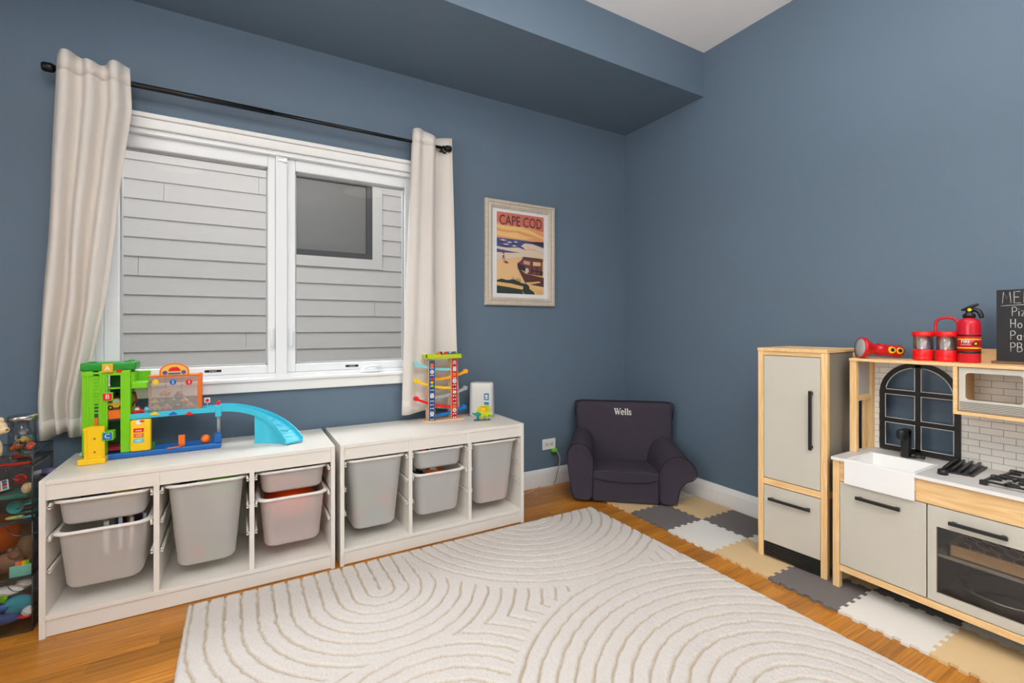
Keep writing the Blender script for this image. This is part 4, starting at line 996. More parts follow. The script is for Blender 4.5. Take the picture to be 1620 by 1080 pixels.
grate(-.305, -2.185, 'black burner grate on the toy hob, nearer the front'); grate(-.165, -2.20, 'black burner grate on the toy hob, nearer the tiled back')
# black grill board with four rods
gb = thing('griddle_rack', (-.2, -2.03, KZT), 'black toy griddle rack with four rods on the worktop beside the sink', 'toy griddle', world=True)
c_ = [at(1483, 744, z=KZT), at(1516, 724, z=KZT), at(1566, 741, z=KZT), at(1536, 757, z=KZT)]
pl = [(-.302, -1.990), (-.10, -1.975), (-.09, -2.070), (-.285, -2.083)]
MB().prism(pl, 'z', KZT, KZT+.007).build('plate', BLACK, gb)
for i in range(4):
    t = (i+.4)/4.2; a = Vector((pl[0][0]+(pl[3][0]-pl[0][0])*t+.01, pl[0][1]+(pl[3][1]-pl[0][1])*t, KZT+.011)); b = Vector((pl[1][0]+(pl[2][0]-pl[1][0])*t-.01, pl[1][1]+(pl[2][1]-pl[1][1])*t, KZT+.019))
    MB().tube([a, a.lerp(b, .1), a.lerp(b, .9), b], [.004, .0058, .0058, .004], 10).build('rod', BLACK, gb)
MB().cyl((-.335, -2.012, KZT), (-.335, -2.012, KZT+.018), .016, .014).build('knob', BLACK, gb)
# wooden tray of round coins and a pan in the oven
tr_ = thing('wooden_tray', (-.30, -2.16, .278), 'pine tray of round wooden slices on the oven shelf', 'tray', world=True)
tx0, tx1, ty0, ty1, tz = KX+.04, -.18, -2.038, -2.30, .2785
bx('floor', (tx0, ty1, tz), (tx1, ty0, tz+.004), PY, tr_).name = 'tray_floor'
for a, b in (((tx0, ty1), (tx0+.009, ty0)), ((tx1-.009, ty1), (tx1, ty0)), ((tx0, ty1), (tx1, ty1+.009)), ((tx0, ty0-.009), (tx1, ty0))): bx('tray_side', (a[0], a[1], tz), (b[0], b[1], tz+.042), PY, tr_)
CO = wood('slice_dark', (92, 62, 46), (128, 92, 70), (4, 4, 4), .6, 6, .1); k = 0
spots = ['nearest the oven glass', 'in the second row from the oven glass', 'at the back of the tray']
for i in range(6):
    for j in range(3):
        c = thing('wooden_slice', (tx0+.038+j*.062, ty0-.034-i*.037, tz+.030+.002*(i % 2)), '%s dark round wooden slice from the left, %s' % (('first', 'second', 'third', 'fourth', 'fifth', 'sixth')[i], spots[j]), 'toy food', 'slices in the oven tray')
        c.rotation_euler = (.25, .1*(j-1), 0)
        MB().lathe([(0, -.006), (.0215, -.006), (.0225, 0), (.0215, .006), (0, .006)], (0, 0, 0), 20).build('slice', CO, c); MB().tube([(.0222*math.cos(t), .0222*math.sin(t), .0045) for t in [2*math.pi*i2/20 for i2 in range(20)]], .0022, 5, closed=True).build('rim', PY, c)
pan = thing('toy_pan', (-.245, -2.165, .1085), 'shiny steel toy pan in the bottom of the oven', 'pan')
MB().lathe([(0, 0), (.10, 0), (.118, .012), (.13, .058), (.134, .06), (.130, .056), (.112, .014), (.098, .004), (0, .004)], (0, 0, 0), 40).build('bowl', STEEL, pan)
MB().tube([(.13*math.cos(t), .13*math.sin(t), .059) for t in [2*math.pi*i/40 for i in range(40)]], .004, 6, closed=True).build('rolled_rim', STEEL, pan)

# ================================================================== THINGS ON THE KITCHEN SHELF
SX = -.165
def sh(u, v, x=SX): return at(u, v, x=x)
def canister(u0, u1, label, handle):
    a, b = sh(u0, 560), sh(u1, 560); yc = (a.y+b.y)/2; r = abs(a.y-b.y)/2*.93
    ztop = sh((u0+u1)/2, 524).z; c = thing('toy_canister', (SX, yc, HZ), label, 'canister', 'red lidded toy canisters', world=True)
    h = ztop-HZ; o = (SX, yc, HZ)
    MB().lathe([(0, 0), (r*.95, 0), (r, .004), (r, h*.12), (r*.985, h*.13), (r, h*.15), (r, h*.36), (r*.96, h*.38), (0, h*.38)], o, 32).build('base_cup', RED, c)
    MB().lathe([(r*.93, h*.38), (r*.93, h*.84), (r*.9, h*.84), (r*.9, h*.38)], o, 32, cap=False).build('clear_wall', CLEARP, c)
    MB().lathe([(r*.90, h*.83), (r*1.04, h*.83), (r*1.08, h*.86), (r*1.08, h*.93), (r*1.0, h*.98), (r*.9, h), (0, h)], o, 32, cap=False).lathe([(0, h*.83), (r*.92, h*.83)], o, 32, cap=False).build('lid', RED, c)
    m = MB()
    m.lathe([(r*.42, h*.40), (r*.5, h*.82)], (SX-.004, yc+.004, HZ), 20, cap=False); m.build('measuring_tube', M('tube_white', (228, 228, 226), .4), c)
    for i in range(6): bx('tick', (SX-.004-r*.52, yc+.002, HZ+h*(.45+.06*i)), (SX-.004-r*.46, yc+.009, HZ+h*(.455+.06*i)), BLACK, c)
    if handle:
        pts = crom([(SX, yc+r*.96, HZ+h*.9), (SX, yc+r*1.0, HZ+h*1.22), (SX, yc+r*.75, HZ+h*1.40), (SX, yc, HZ+h*1.46), (SX, yc-r*.75, HZ+h*1.40), (SX, yc-r*1.0, HZ+h*1.22), (SX, yc-r*.96, HZ+h*.9)], 30)
        MB().tube(pts, .0055, 8).build('carry_handle', M('handle_red', (200, 30, 44), .4), c)
    return c
canister(1443, 1479, 'red and clear toy canister with flat lid, beside the red flashlight', False)
canister(1479, 1517, 'red and clear toy canister with a carry handle, beside the fire extinguisher', True)
# toy fire extinguisher
a, b = sh(1515, 560), sh(1552, 560); yc = (a.y+b.y)/2; r = abs(a.y-b.y)/2; o = (SX, yc, HZ)
zs = lambda v: sh(1534, v).z-HZ
ex = thing('toy_extinguisher', o, 'red toy fire extinguisher with black trigger on the kitchen shelf', 'toy extinguisher', world=True)
MB().lathe([(0, 0), (r*.95, 0), (r, .004), (r, zs(516)), (r*.97, zs(510)), (r*.85, zs(506)), (r*.5, zs(503.5)), (r*.45, zs(500)), (0, zs(500))], o, 36).build('cylinder', M('extinguisher_red', (206, 22, 44), .28), ex)
def band(v0, v1, mat, nm, rr=1.006): return MB().lathe([(r*.99, zs(v1)), (r*rr, zs(v1)), (r*rr, zs(v0)), (r*.99, zs(v0))], o, 36, cap=False).build(nm, mat, ex)
band(529, 531.5, BLACK, 'stripe'); band(555, 558.5, BLACK, 'stripe'); band(535.5, 537.5, YEL, 'stripe'); band(549, 551, YEL, 'stripe'); band(531.5, 555, M('label_red', (190, 16, 26), .4), 'label_band', 1.003)
MB().lathe([(r*.5, zs(502)), (r*.55, zs(502)), (r*.55, zs(497)), (r*.3, zs(495)), (r*.3, zs(488)), (0, zs(488))], o, 24).build('valve', BLACK, ex)
m = MB(); m.tube(crom([(SX, yc+.005, HZ+zs(494)), (SX, yc-.012, HZ+zs(490)), (SX, yc-.028, HZ+zs(493)), (SX, yc-.036, HZ+zs(503))], 16), [.007+.0015*math.sin(i/5) for i in range(16)], 8); m.build('lower_grip', BLACK, ex)
MB().tube([(SX, yc+.022, HZ+zs(490)), (SX, yc+.012, HZ+zs(489)), (SX, yc-.004, HZ+zs(485)), (SX, yc-.026, HZ+zs(481.5))], [.004, .006, .006, .0045], 8).build('trigger', BLACK, ex)
MB().cyl((SX-.007, yc-.004, HZ+zs(490)), (SX-.011, yc-.004, HZ+zs(490)), .006, n=14).build('gauge', YEL, ex)
# lettering faces the camera side of the drum
th0 = math.atan2(CY-yc, CX-SX); dirn = Vector((math.cos(th0), math.sin(th0), 0)); tan = Vector((-dirn.y, dirn.x, 0))*1
dirn = (dirn-tan*.30).normalized(); tan = Vector((-dirn.y, dirn.x, 0)); pos = Vector(o)+dirn*(r*1.012)+Vector((0, 0, zs(540)))
lettering('label_text', 'FIRE', .018, WHITEP, ex, pos, tan, ZD, .8); lettering('label_text', 'EXTINGUISHER', .0052, WHITEP, ex, pos-Vector((0, 0, .012)), tan, ZD, .8)
q = Vector(o)+(dirn+tan*1.1).normalized()*(r*1.0)+Vector((0, 0, zs(543))); dd_ = (dirn+tan*1.1).normalized()
MB().cyl(q, q+dd_*.0012, .0085, n=18).build('badge', BLACK, ex); MB().cyl(q+dd_*.001, q+dd_*.0018, .0045, n=14).build('badge_centre', YEL, ex)
# red toy flashlight lying on the shelf
a, b = sh(1369, 548, -.14), sh(1440, 556, -.14)
fl = thing('toy_flashlight', (-.15, (a.y+b.y)/2, HZ), 'red toy flashlight with a pale lens lying on the kitchen shelf', 'flashlight', world=True)
A = Vector((-.240, a.y-.024, HZ+.0465)); dv = Vector((.79, -.61, -.10)); Lf = .165; dv.normalize()
side = dv.orthogonal().normalized(); up2 = dv.cross(side)
def revolve(prof, nm, mat, n=28):
    rows = [[A+dv*t+(side*math.cos(q)+up2*math.sin(q))*max(rr, 1e-4) for q in [2*math.pi*i/n for i in range(n)]] for t, rr in prof]
    return MB().grid(rows, closed=True).build(nm, mat, fl)
revolve([(-.006, .0), (-.005, .02), (-.002, .0405), (.002, .041)], 'lens', M('lens_grey', (176, 176, 178), .35))
revolve([(-.003, .0405), (.0, .0465), (.008, .0465), (.024, .038), (.044, .026), (.06, .021), (.066, .026), (.08, .027), (.098, .022), (.115, .025), (Lf-.01, .027), (Lf, .02), (Lf, 0)], 'body', M('flashlight_red', (196, 16, 22), .25))
for t in (.112, .142):
    c = A+dv*t; d = (Vector((CX, CY, CH+.3))-c); d -= dv*d.dot(dv); d.normalize()
    MB().cyl(c+d*.018, c+d*.0272, .0155, .0125, n=20).build('sticker', YEL, fl); MB().cyl(c+d*.0268, c+d*.0280, .008, n=16).build('sticker_centre', BLACK, fl)
# chalkboard menu
c0, c1 = sh(1577, 459, -.12), sh(1577, 572, -.12)
cb = thing('chalkboard_menu', (-.12, c0.y-.13, HZ), 'small chalkboard with a chalk MENU on a brown base', 'chalkboard', world=True)
bz0 = HZ+.010; bz1 = c0.z
bx('base', (-.150, c0.y-.27, HZ), (-.092, c0.y+.008, HZ+.010), M('walnut', (112, 74, 48), .5), cb)
bx('slate', (-.124, c0.y-.26, bz0), (-.116, c0.y, bz1), M('slate', (34, 35, 38), .7, var=.15, vscale=20), cb)
CHALK = M('chalk', (206, 206, 204), .9)
GL = {'M': ([[(0, 0), (.12, 1), (.4, .35), (.7, 1), (.82, 0)]], 1.05), 'E': ([[(.55, 1), (0, 1), (0, 0), (.6, 0)], [(0, .52), (.45, .52)]], .85), 'N': ([[(0, 0), (0, 1), (.6, 0), (.6, 1)]], .9), 'U': ([[(0, 1), (0, .3)]+arc(.3, .3, .3, .3, 180, 360, 8)+[(.6, 1)]], .9),
      'P': ([[(0, 0), (0, 1)]+[(.25, 1)]+arc(.25, .75, .28, .25, 90, -90, 8)+[(0, .5)]], .75), 'i': ([[(0, 0), (0, .55)], [(0, .75), (0, .8)]], .28), 'z': ([[(0, .55), (.4, .55), (0, 0), (.42, 0)]], .6), 'a': ([arc(.22, .26, .22, .26, 40, 330, 12), [(.44, .55), (.44, .05), (.52, 0)]], .7),
      'H': ([[(0, 0), (0, 1)], [(.55, 0), (.55, 1)], [(0, .5), (.55, .5)]], .8), 'o': ([arc(.24, .26, .24, .26, 0, 360, 14)], .68), 't': ([[(.15, .95), (.15, .08), (.28, 0)], [(0, .6), (.36, .6)]], .55), 's': ([arc(.2, .42, .17, .14, 30, 260, 8)+arc(.2, .14, .18, .14, 90, -140, 8)], .55),
      'B': ([[(0, 0), (0, 1), (.25, 1)]+arc(.25, .76, .24, .24, 90, -90, 6)+[(0, .52), (.28, .52)]+arc(.28, .26, .28, .26, 90, -90, 6)+[(0, 0)]], .8), '+': ([[(0, .4), (.5, .4)], [(.25, .15), (.25, .65)]], .7), 'J': ([[(.45, 1), (.45, .25)]+arc(.22, .25, .23, .25, 0, -170, 8)], .7), ' ': ([], .4)}
def chalk(txt, y, z, s, nm):
    m = MB()
    for chh in txt:
        st, adv = GL[chh]
        for pth in st: m.tube([(-.1245, y-a*s*.66, z+b_*s) for a, b_ in pth], .0012, 5)
        y -= adv*s*.70
    return m.build(nm, CHALK, cb)
hgt = bz1-bz0
chalk('MENU', c0.y-.016, bz1-.19*hgt, .042, 'chalk_title'); MB().tube([(-.1245, c0.y-.012, bz1-.225*hgt), (-.1245, c0.y-.17, bz1-.20*hgt)], .0012, 5).build('chalk_rule', CHALK, cb)
for i, t in enumerate(('Pizza', 'Hot', 'Pasta', 'PB+J')): chalk(t, c0.y-(.042, .038, .038, .038)[i], bz1-hgt*(.37+.165*i), .033, 'chalk_line')

# ================================================================== TOY GARAGE ON THE LEFT UNIT
TZ = UH+.0003
gar = thing('toy_garage', (-2.90, -.18, TZ), 'lime green toy parking garage with a blue base and curved cyan ramp', 'toy garage', world=True)
def g2(X, Y, y=-.22): p = at(110+X/4.154, 550+Y/4.154, y=y); return p.x, p.z
GF, GB = -.22, -.115
bx('base_plate', (-3.143, GF-.012, TZ), (-2.668, GB, TZ+.022), BLUE, gar, .004)
# tower: slotted front, columns, floors and roof
zt0, zt1 = TZ+.022, .925
xL, xa, xb, xR = -3.143, -3.063, -3.022, -2.989
bx('tower_panel', (xL, GF, zt0), (xa, GF+.012, zt1), GREEN, gar, .002)
bx('panel_slot', (-3.104, GF-.0015, .675), (-3.092, GF+.001, .79), M('deep_green', (34, 84, 40), .5), gar); bx('slot_slider', (-3.104, GF-.002, .685), (-3.093, GF-.0014, .735), ORG, gar)
for z in [zt0+.10+.014*i for i in range(15)]: bx('ladder_rung', (-3.107, GF-.004, z+.07), (-3.089, GF-.0005, z+.075), GREEN, gar)
for x in (-3.1245, -3.074): bx('panel_rib', (x-.004, GF-.003, zt0), (x+.004, GF, zt1), GREEN, gar, .001)
bx('tower_column', (xb, GF-.003, zt0), (xR, GF+.03, zt1), GREEN, gar, .003)
for x in (xL, xR-.02): bx('tower_column', (x, GB-.02, zt0), (x+.02, GB, zt1), GREEN, gar, .002)
bx('tower_side', (xL, GF+.012, zt0), (xL+.006, GB-.02, zt1), GREEN, gar)
bx('back_panel', (xa-.01, GB-.008, .78), (xb+.01, GB-.004, zt1), DGREEN, gar); bx('back_panel', (xa-.03, GB-.008, zt0), (xb+.02, GB-.004, .70), M('deep_green', (34, 84, 40), .5), gar)
bx('roof', (xL-.004, GF-.008, .925), (xR+.018, GB, .958), DGREEN, gar, .006, seg=3)
for x, y in ((xL+.03, GF+.02), (xR-.01, GF+.02), (xR-.01, GB-.02)): MB().cyl((x, y, .957), (x, y, .963), .012, n=16).build('roof_stud', DGREEN, gar)
bx('roof_fascia', (xL, GF-.004, .905), (xR, GF, .925), GREEN, gar)
for z0, z1, mt in ((.590, .606, DRED), (.722, .758, ORG), (.846, .852, GREEN)): bx('lift_floor', (-3.11 if mt == ORG else xa-.02, GF+.013, z0), (xb, GB-.01, z1), mt, gar, .002)
bx('balcony', (xR, GF+.005, .845), (-2.934, GB, .872), GREEN, gar, .003); bx('balcony_back', (xR, GB-.012, .872), (-2.934, GB, .912), GREEN, gar); bx('balcony_rail', (xR, GF+.005, .872), (xR+.01, GB, .915), GREEN, gar)
for ch_, X, Y, mt, dx in (('A', 250, 135, M('label_gold', (226, 178, 30), .45), .0), ('B', 250, 322, RED, 0), ('C', 250, 580, BLUE, 0)):
    yf = {'A': GF-.010, 'B': GF-.004, 'C': -.266}[ch_]; x, z = g2(X, Y, yf)
    pl = sub(bx('letter_plate', (x-.018, yf-.003, z-.018), (x+.018, GF-.001, z+.018), GREEN if ch_ != 'A' else mt, gar, .002), gar); bx('plate_face', (x-.014, yf-.0042, z-.014), (x+.014, yf-.003, z+.014), mt, pl)
    lettering('letter', ch_, .026, WHITEP, pl, (x, yf-.0046, z), XD, ZD)
x, z = g2(325, 152, GF-.005); bx('red_badge', (x-.009, GF-.006, z-.006), (x+.009, GF-.003, z+.006), RED, gar)
# yellow sliding gate at the left front
m = MB(); gx0, gz0 = g2(100, 700, -.25); gx1, gz1 = g2(235, 512, -.25)
m.prism([(gx0, TZ+.02), (gx1, TZ+.02), (gx1, gz1-.006), (gx1+.001, gz1), (gx0+.02, gz1+.004), (gx0-.003, gz1-.004), (gx0, gz1-.016)], 'y', -.262, -.244).box((gx0-.016, -.282, TZ), (gx1+.006, -.236, TZ+.022), 0, .003)
yg = sub(m.build('gate_panel', YEL, gar), gar)
for X, Y in ((165, 597), (165, 685)): x, z = g2(X, Y, -.262); MB().cyl((x, -.2625, z), (x, -.2640, z), .0035, n=10).build('screw', BROWN, yg)
for x in (gx0+.004, gx1-.010): bx('gate_rib', (x, -.265, TZ+.022), (x+.006, -.261, gz1-.012), YEL, yg)
# yellow pump tower with pictures
px0, pz0 = g2(398, 675, -.235); px1, pz1 = g2(535, 467, -.235)
pm_ = sub(bx('pump', (px0, -.238, TZ+.024), (px1, -.205, pz1), YEL, gar, .006, seg=3), gar)
xc = (px0+px1)/2-.006
for k, (mt, tx) in enumerate(((RED, 'ooo'), (ORG, '123'), (CYAN, 'ABC'))):
    z = g2(457, 541+k*34, -.238)[1]; bx('picture_key', (xc-.017, -.2395, z-.008), (xc+.017, -.2375, z+.008), mt, pm_); lettering('key_print', tx, .013, WHITEP, pm_, (xc, -.2399, z), XD, ZD)
z = g2(470, 488, -.238)[1]; MB().cyl((xc, -.237, z), (xc, -.2395, z), .010, n=18).build('speaker_badge', WHITEP, pm_); bx('red_badge', (xc+.004, -.240, z), (xc+.018, -.238, z+.007), RED, pm_)
# deck: straight cyan track
tzl = .735
def channel(nm, path, wd, wall, thick, mat, par):
    """U shaped track swept along path [(pos, ...)] in plan, z falls with the path"""
    m = MB(); rows = []
    for i, p in enumerate(path):
        a, b = path[max(i-1, 0)], path[min(i+1, len(path)-1)]; t = Vector((b[0]-a[0], b[1]-a[1], 0)).normalized(); s = Vector((t.y, -t.x, 0))
        P = Vector(p); h = wd/2
        prof = [(-h, -thick), (h, -thick), (h, wall), (h-.004, wall), (h-.004, 0), (-h+.004, 0), (-h+.004, wall), (-h, wall)]
        rows.append([P+s*q+Vector((0, 0, w_)) for q, w_ in prof])
    m.grid(rows, sm=False, closed=True); k = len(rows[0]); m.add(rows[0], [list(range(k))[::-1]]); m.add(rows[-1], [list(range(k))])
    return m.build(nm, mat, par)
tr1 = sub(channel('track_deck', [(-3.0, -.183, .727), (-2.9, -.183, .729), (-2.78, -.183, .731), (-2.672, -.183, .731)], .078, .012, .010, CYAN, gar), gar)
for X, mt, nm in ((560, YEL, 'yellow'), (680, BLUE, 'blue'), (785, RED, 'red')):
    x, z = g2(X, 433, GF-.003); m = MB().prism([(x-.015, z-.005), (x-.014, z+.001), (x-.007, z+.003), (x-.003, z+.008), (x+.005, z+.008), (x+.009, z+.002), (x+.015, z), (x+.015, z-.005)], 'y', GF-.0035, GF-.002); m.build('car_sticker', mt, tr1)
pth = []
P0, P1, P2, P3 = Vector((-2.672, -.183, .731)), Vector((-2.54, -.175, .728)), Vector((-2.425, -.185, .66)), Vector((-2.375, -.318, TZ+.012))
for i in range(19):
    t = i/18; pth.append(P0*(1-t)**3+P1*3*t*(1-t)**2+P2*3*t*t*(1-t)+P3*t**3)
rp = sub(channel('ramp', pth, .085, .017, .009, CYAN, gar), gar)
for i in range(9, 17, 2):
    p = pth[i]; q = pth[i+1]; t = (q-p).normalized(); s = Vector((t.y, -t.x, 0)).normalized()
    for k in (-1, 1): MB().tube([p+s*k*.022-t*.006+Vector((0, 0, .0015)), p+t*.008+Vector((0, 0, .0015)), ], .0018, 5).build('chevron', CYAN, rp)
# skirt that carries the lower ramp
m = MB(); sk_ = [p for p in pth[7:]]; rows = []
for i, p in enumerate(sk_):
    a = pth[6+i]; t = (p-a).normalized(); s = Vector((t.y, -t.x, 0)).normalized(); e = p+s*.034
    rows.append([e+Vector((0, 0, -.006)), Vector((e.x, e.y, TZ)), Vector((e.x, e.y, TZ))-s*.004, e-s*.004+Vector((0, 0, -.006))])
m.grid(rows, sm=False, closed=True).add(rows[0], [(0, 1, 2, 3)]).build('ramp_skirt', CYAN, rp)
# tower peg at the ramp head, stop sign, post
x, z = g2(978, 400, -.22); pk = sub(bx('ramp_head', (x-.012, -.228, .70), (x+.012, -.213, .752), CYAN, gar, .003), gar); bx('red_peg', (x-.006, -.224, .75), (x+.006, -.216, .768), RED, pk, .002); bx('red_peg_cap', (x-.003, -.226, .762), (x+.009, -.214, .771), RED, pk, .001)
MB().cyl((x, -.19, TZ+.06), (x, -.19, .722), .007, n=12).build('support_pole', GREYP, gar); MB().box((x-.016, -.222, TZ+.022), (x+.012, -.165, TZ+.062), 0, .003).build('pole_socket', BLUE, gar)
x, z = g2(905, 345, -.17); sg = sub(bx('stop_sign', (x-.011, -.171, z-.010), (x+.011, -.169, z+.012), WHITEP, gar), gar); MB().cyl((x, -.1705, z), (x, -.1725, z), .008, n=8).build('stop_disc', RED, sg); bx('sign_post', (x-.002, -.1705, .735), (x+.002, -.1695, z-.009), GREYP, sg)
# ball, swing gate on the base
x, z = g2(895, 590, -.20); MB().ell((x, -.20, TZ+.022+.019), .019, 20).build('orange_ball', ORG, gar)
x, z = g2(738, 600, -.215); m = MB().box((x-.012, -.222, TZ+.03), (x+.012, -.212, TZ+.072), 0, .002).box((x-.009, -.22, TZ+.022), (x+.010, -.21, TZ+.03)); m.tube([(x+.004, -.224, TZ+.03), (x-.01, -.232, TZ+.024), (x-.05, -.234, TZ+.0235)], .0035, 6); m.build('swing_gate', ORG, gar)
x, z = g2(548, 610, -.2); MB().box((x-.006, -.206, TZ+.022), (x+.006, -.198, TZ+.048)).box((x-.009, -.208, TZ+.044), (x+.009, -.196, TZ+.05)).build('small_pump', DGREEN, gar)
# orange display rack over the deck, clear fronts numbered 1 2 3
ox0, ox1 = -2.936, -2.742; oz0, oz1 = .7275, .893; oy0, oy1 = -.168, -.118
m = MB(); m.box((ox1-.018, oy0, oz0), (ox1, oy1, oz1), 0, .003).box((ox0, oy0-.002, oz1-.010), (ox1, oy1, oz1), 0, .003).box((ox0, oy1-.003, oz1-.04), (ox1, oy1, oz1)).box((ox0, oy0, oz0), (ox1, oy1, oz0+.006)).box((ox0, oy1-.003, oz0), (ox0+.004, oy1, oz1))
rk = sub(m.build('car_rack', ORG, gar), gar)
bx('clear_front', (ox0, oy0-.0015, oz0+.004), (ox1-.016, oy0, oz1-.008), RACKC, rk); bx('clear_side', (ox0, oy0, oz0+.004), (ox0+.0015, oy1, oz1-.008), RACKC, rk)
for k, (X, mt, ch_) in enumerate(((565, YEL, '1'), (680, BLUE, '2'), (785, RED, '3'))):
    x, z = g2(X, 225, oy0); MB().cyl((x, oy0-.0015, z), (x, oy0-.003, z), .012, n=22).build('number_disc', mt, rk); lettering('number', ch_, .018, WHITEP, rk, (x, oy0-.0034, z), XD, ZD)
for x in (ox0+.058, ox0+.115): bx('clear_divider', (x, oy0, oz0+.006), (x+.001, oy1, oz1-.012), CLEARP, rk)
x, z = g2(690, 140, oy0)
def dome(w_, h_, zb, n=14): return [(x-w_, zb)]+[(x-w_*math.cos(math.pi*i/n), zb+h_*.35+h_*.65*math.sin(math.pi*i/n)) for i in range(n+1)]+[(x+w_, zb)]
sgn_ = sub(MB().prism(dome(.054, .055, oz1-.004), 'y', oy0-.002, oy0+.006).build('sign_arch', ORG, rk), gar)
# sign face sits one level down under the rack, so it is a part of the garage
fc_ = MB().prism(dome(.047, .046, oz1-.001), 'y', oy0-.004, oy0-.002); fc_.build('sign_face', M('sign_yellow', (236, 190, 90), .5), gar)
m = MB().prism([(x-.022, oz1+.016), (x-.02, oz1+.026), (x-.008, oz1+.034), (x+.012, oz1+.034), (x+.02, oz1+.024), (x+.024, oz1+.016)], 'y', oy0-.0055, oy0-.004); m.build('sign_car', RED, gar)
for s in (-1, 1): MB().cyl((x+s*.034, oy0-.004, oz1+.010), (x+s*.034, oy0-.0056, oz1+.010), .009, n=16).build('sign_wheel', PURP, gar)
bx('sign_stripe', (x-.022, oy0-.0056, oz1+.002), (x+.022, oy0-.004, oz1+.009), BLUE, gar)
# little cars and figures held in the rack and tower
cars = [(ox0+.022, .736, YEL, 'yellow', .036, 'at the left end of the clear numbered rack'), (ox0+.06, .736, PINK, 'pink', .036, 'low in the clear numbered rack'), (ox0+.10, .736, DRED, 'dark red', .036, 'in the middle of the clear numbered rack'), (ox0+.145, .736, ORG, 'orange', .036, 'at the right end of the clear numbered rack'),
        (ox0+.045, .762, TEAL, 'teal', .030, 'piled on others in the clear rack'), (ox0+.085, .764, DGREEN, 'green', .032, 'on top of the pile in the clear rack'), (ox0+.125, .764, YEL, 'yellow', .030, 'on the pile at the right of the clear rack'), (ox0+.018, .766, YEL, 'yellow', .028, 'on the pile at the left of the clear rack'), (ox0+.105, .79, BROWN, 'brown', .032, 'topmost in the middle of the clear rack'), (ox0+.055, .80, ORG, 'orange', .034, 'high behind the number one disc')]
for i, (x, z, mt, cn, s, wh) in enumerate(cars):
    toy_car((x, -.143, z), s, mt, '%s toy car %s' % (cn, wh), .3*((i % 3)-1), 'toy cars in the clear rack')
toy_car((-2.972, -.188, .7275), .05, RED, 'red toy car at the left end of the cyan track', .1, 'toy cars on the garage'); toy_car((-2.945, -.16, .7275), .04, CYAN, 'small cyan toy car beside the red one on the track', .2, 'toy cars on the garage')
toy_car((-3.045, -.165, .7585), .06, YEL, 'yellow toy loader parked on the orange lift floor', .15, 'toy cars on the garage')
tl = thing('toy_loader', (-3.0, -.15, .7585), 'dark red toy loader arm standing in the green tower', 'toy truck', world=True)
MB().tube([(-3.035, -.15, .765), (-3.03, -.15, .80), (-3.012, -.15, .822), (-2.985, -.15, .822), (-2.98, -.15, .79), (-2.995, -.15, .765)], .005, 6, closed=True).build('cab_frame', DRED, tl); MB().box((-3.055, -.16, .77), (-3.035, -.14, .815)).tube([(-3.045, -.15, .815), (-3.05, -.15, .835), (-3.035, -.15, .842)], .005, 6).build('engine', BLACK, tl)
rm_ = thing('white_remote', (-3.13, -.1, TZ), 'slim white gadget lying behind the yellow gate of the toy garage', 'gadget')
MB().box((-.045, -.022, 0), (.045, .022, .018), 0, .008, 3).build('body', WHITEP, rm_); MB().cyl((.02, -.0225, .01), (.02, -.0245, .01), .005, n=12).build('button', CYAN, rm_)

# ================================================================== WOODEN RACE TOWER
RYF = -.172
rt = thing('race_tower', (-1.57, -.145, TZ), 'wooden toy race tower with zigzag coloured ramps in front of the curtain', 'toy race track', world=True)
def g3(X, Y, y=RYF): p = at(630+X/7.715, 540+Y/7.715, y=y); return p.x, p.z
bx('base', (-1.69, -.190, TZ), (-1.450, -.116, TZ+.010), BIRCH, rt, .001)
BPAT = M('print_navy', (44, 74, 128), .5); RPAT = M('print_red', (196, 44, 44), .5)
def tpost(xa, xb, z1, mt, nums, decor):
    p = sub(bx('post', (xa-.001, RYF, TZ+.010), (xb+.001, RYF+.010, z1), BIRCH, rt), rt); bx('printed_face', (xa, RYF-.0008, TZ+.010), (xb, RYF, z1-.002), mt, p)
    p2 = bx('post', (xa-.001, -.130, TZ+.010), (xb+.001, -.120, z1), BIRCH, rt)
    m = MB(); xc = (xa+xb)/2; w_ = (xb-xa)
    for z in [TZ+.016+.0105*i for i in range(int((z1-TZ-.03)/.0105))]:
        for q in (-1, 1):
            s = w_*.13; cx = xc+q*w_*.17*(1 if int((z-TZ)/.0105) % 2 else 0.0); 
            m.add([(cx-s, RYF-.0011, z), (cx, RYF-.0011, z-s), (cx+s, RYF-.0011, z), (cx, RYF-.0011, z+s)], [(0, 1, 2, 3)])
    m.build('checker_print', WHITEP, p, fix=False)
    for z, c_, tx, r_ in decor:
        MB().cyl((xc, RYF-.0012, z), (xc, RYF-.002, z), r_, n=20).build('printed_disc', c_, p)
        if tx: lettering('printed_number', tx, r_*1.5, BLACK, p, (xc, RYF-.0023, z), XD, ZD)
zz3 = lambda X, Y: g3(X, Y)[1]
tpost(-1.663, -1.628, .915, BPAT, 0, [(zz3(410, 290), ORG, '', .011), (zz3(410, 370), WHITEP, '1', .0115), (zz3(410, 460), RED, '', .008), (zz3(410, 500), YEL, '', .008), (zz3(410, 540), GREEN, '', .008), (zz3(410, 665), WHITEP, '3', .0115), (zz3(410, 880), WHITEP, '5', .0115)])
tpost(-1.525, -1.489, .922, RPAT, 0, [(zz3(690, 250), GREYP, '', .010), (zz3(690, 335), WHITEP, 'o', .010), (zz3(690, 480), WHITEP, '2', .0125), (zz3(690, 615), WHITEP, 'o', .010), (zz3(690, 400), ORG, '', .011), (zz3(690, 790), ORG, '', .011), (zz3(690, 835), WHITEP, '4', .0115)])
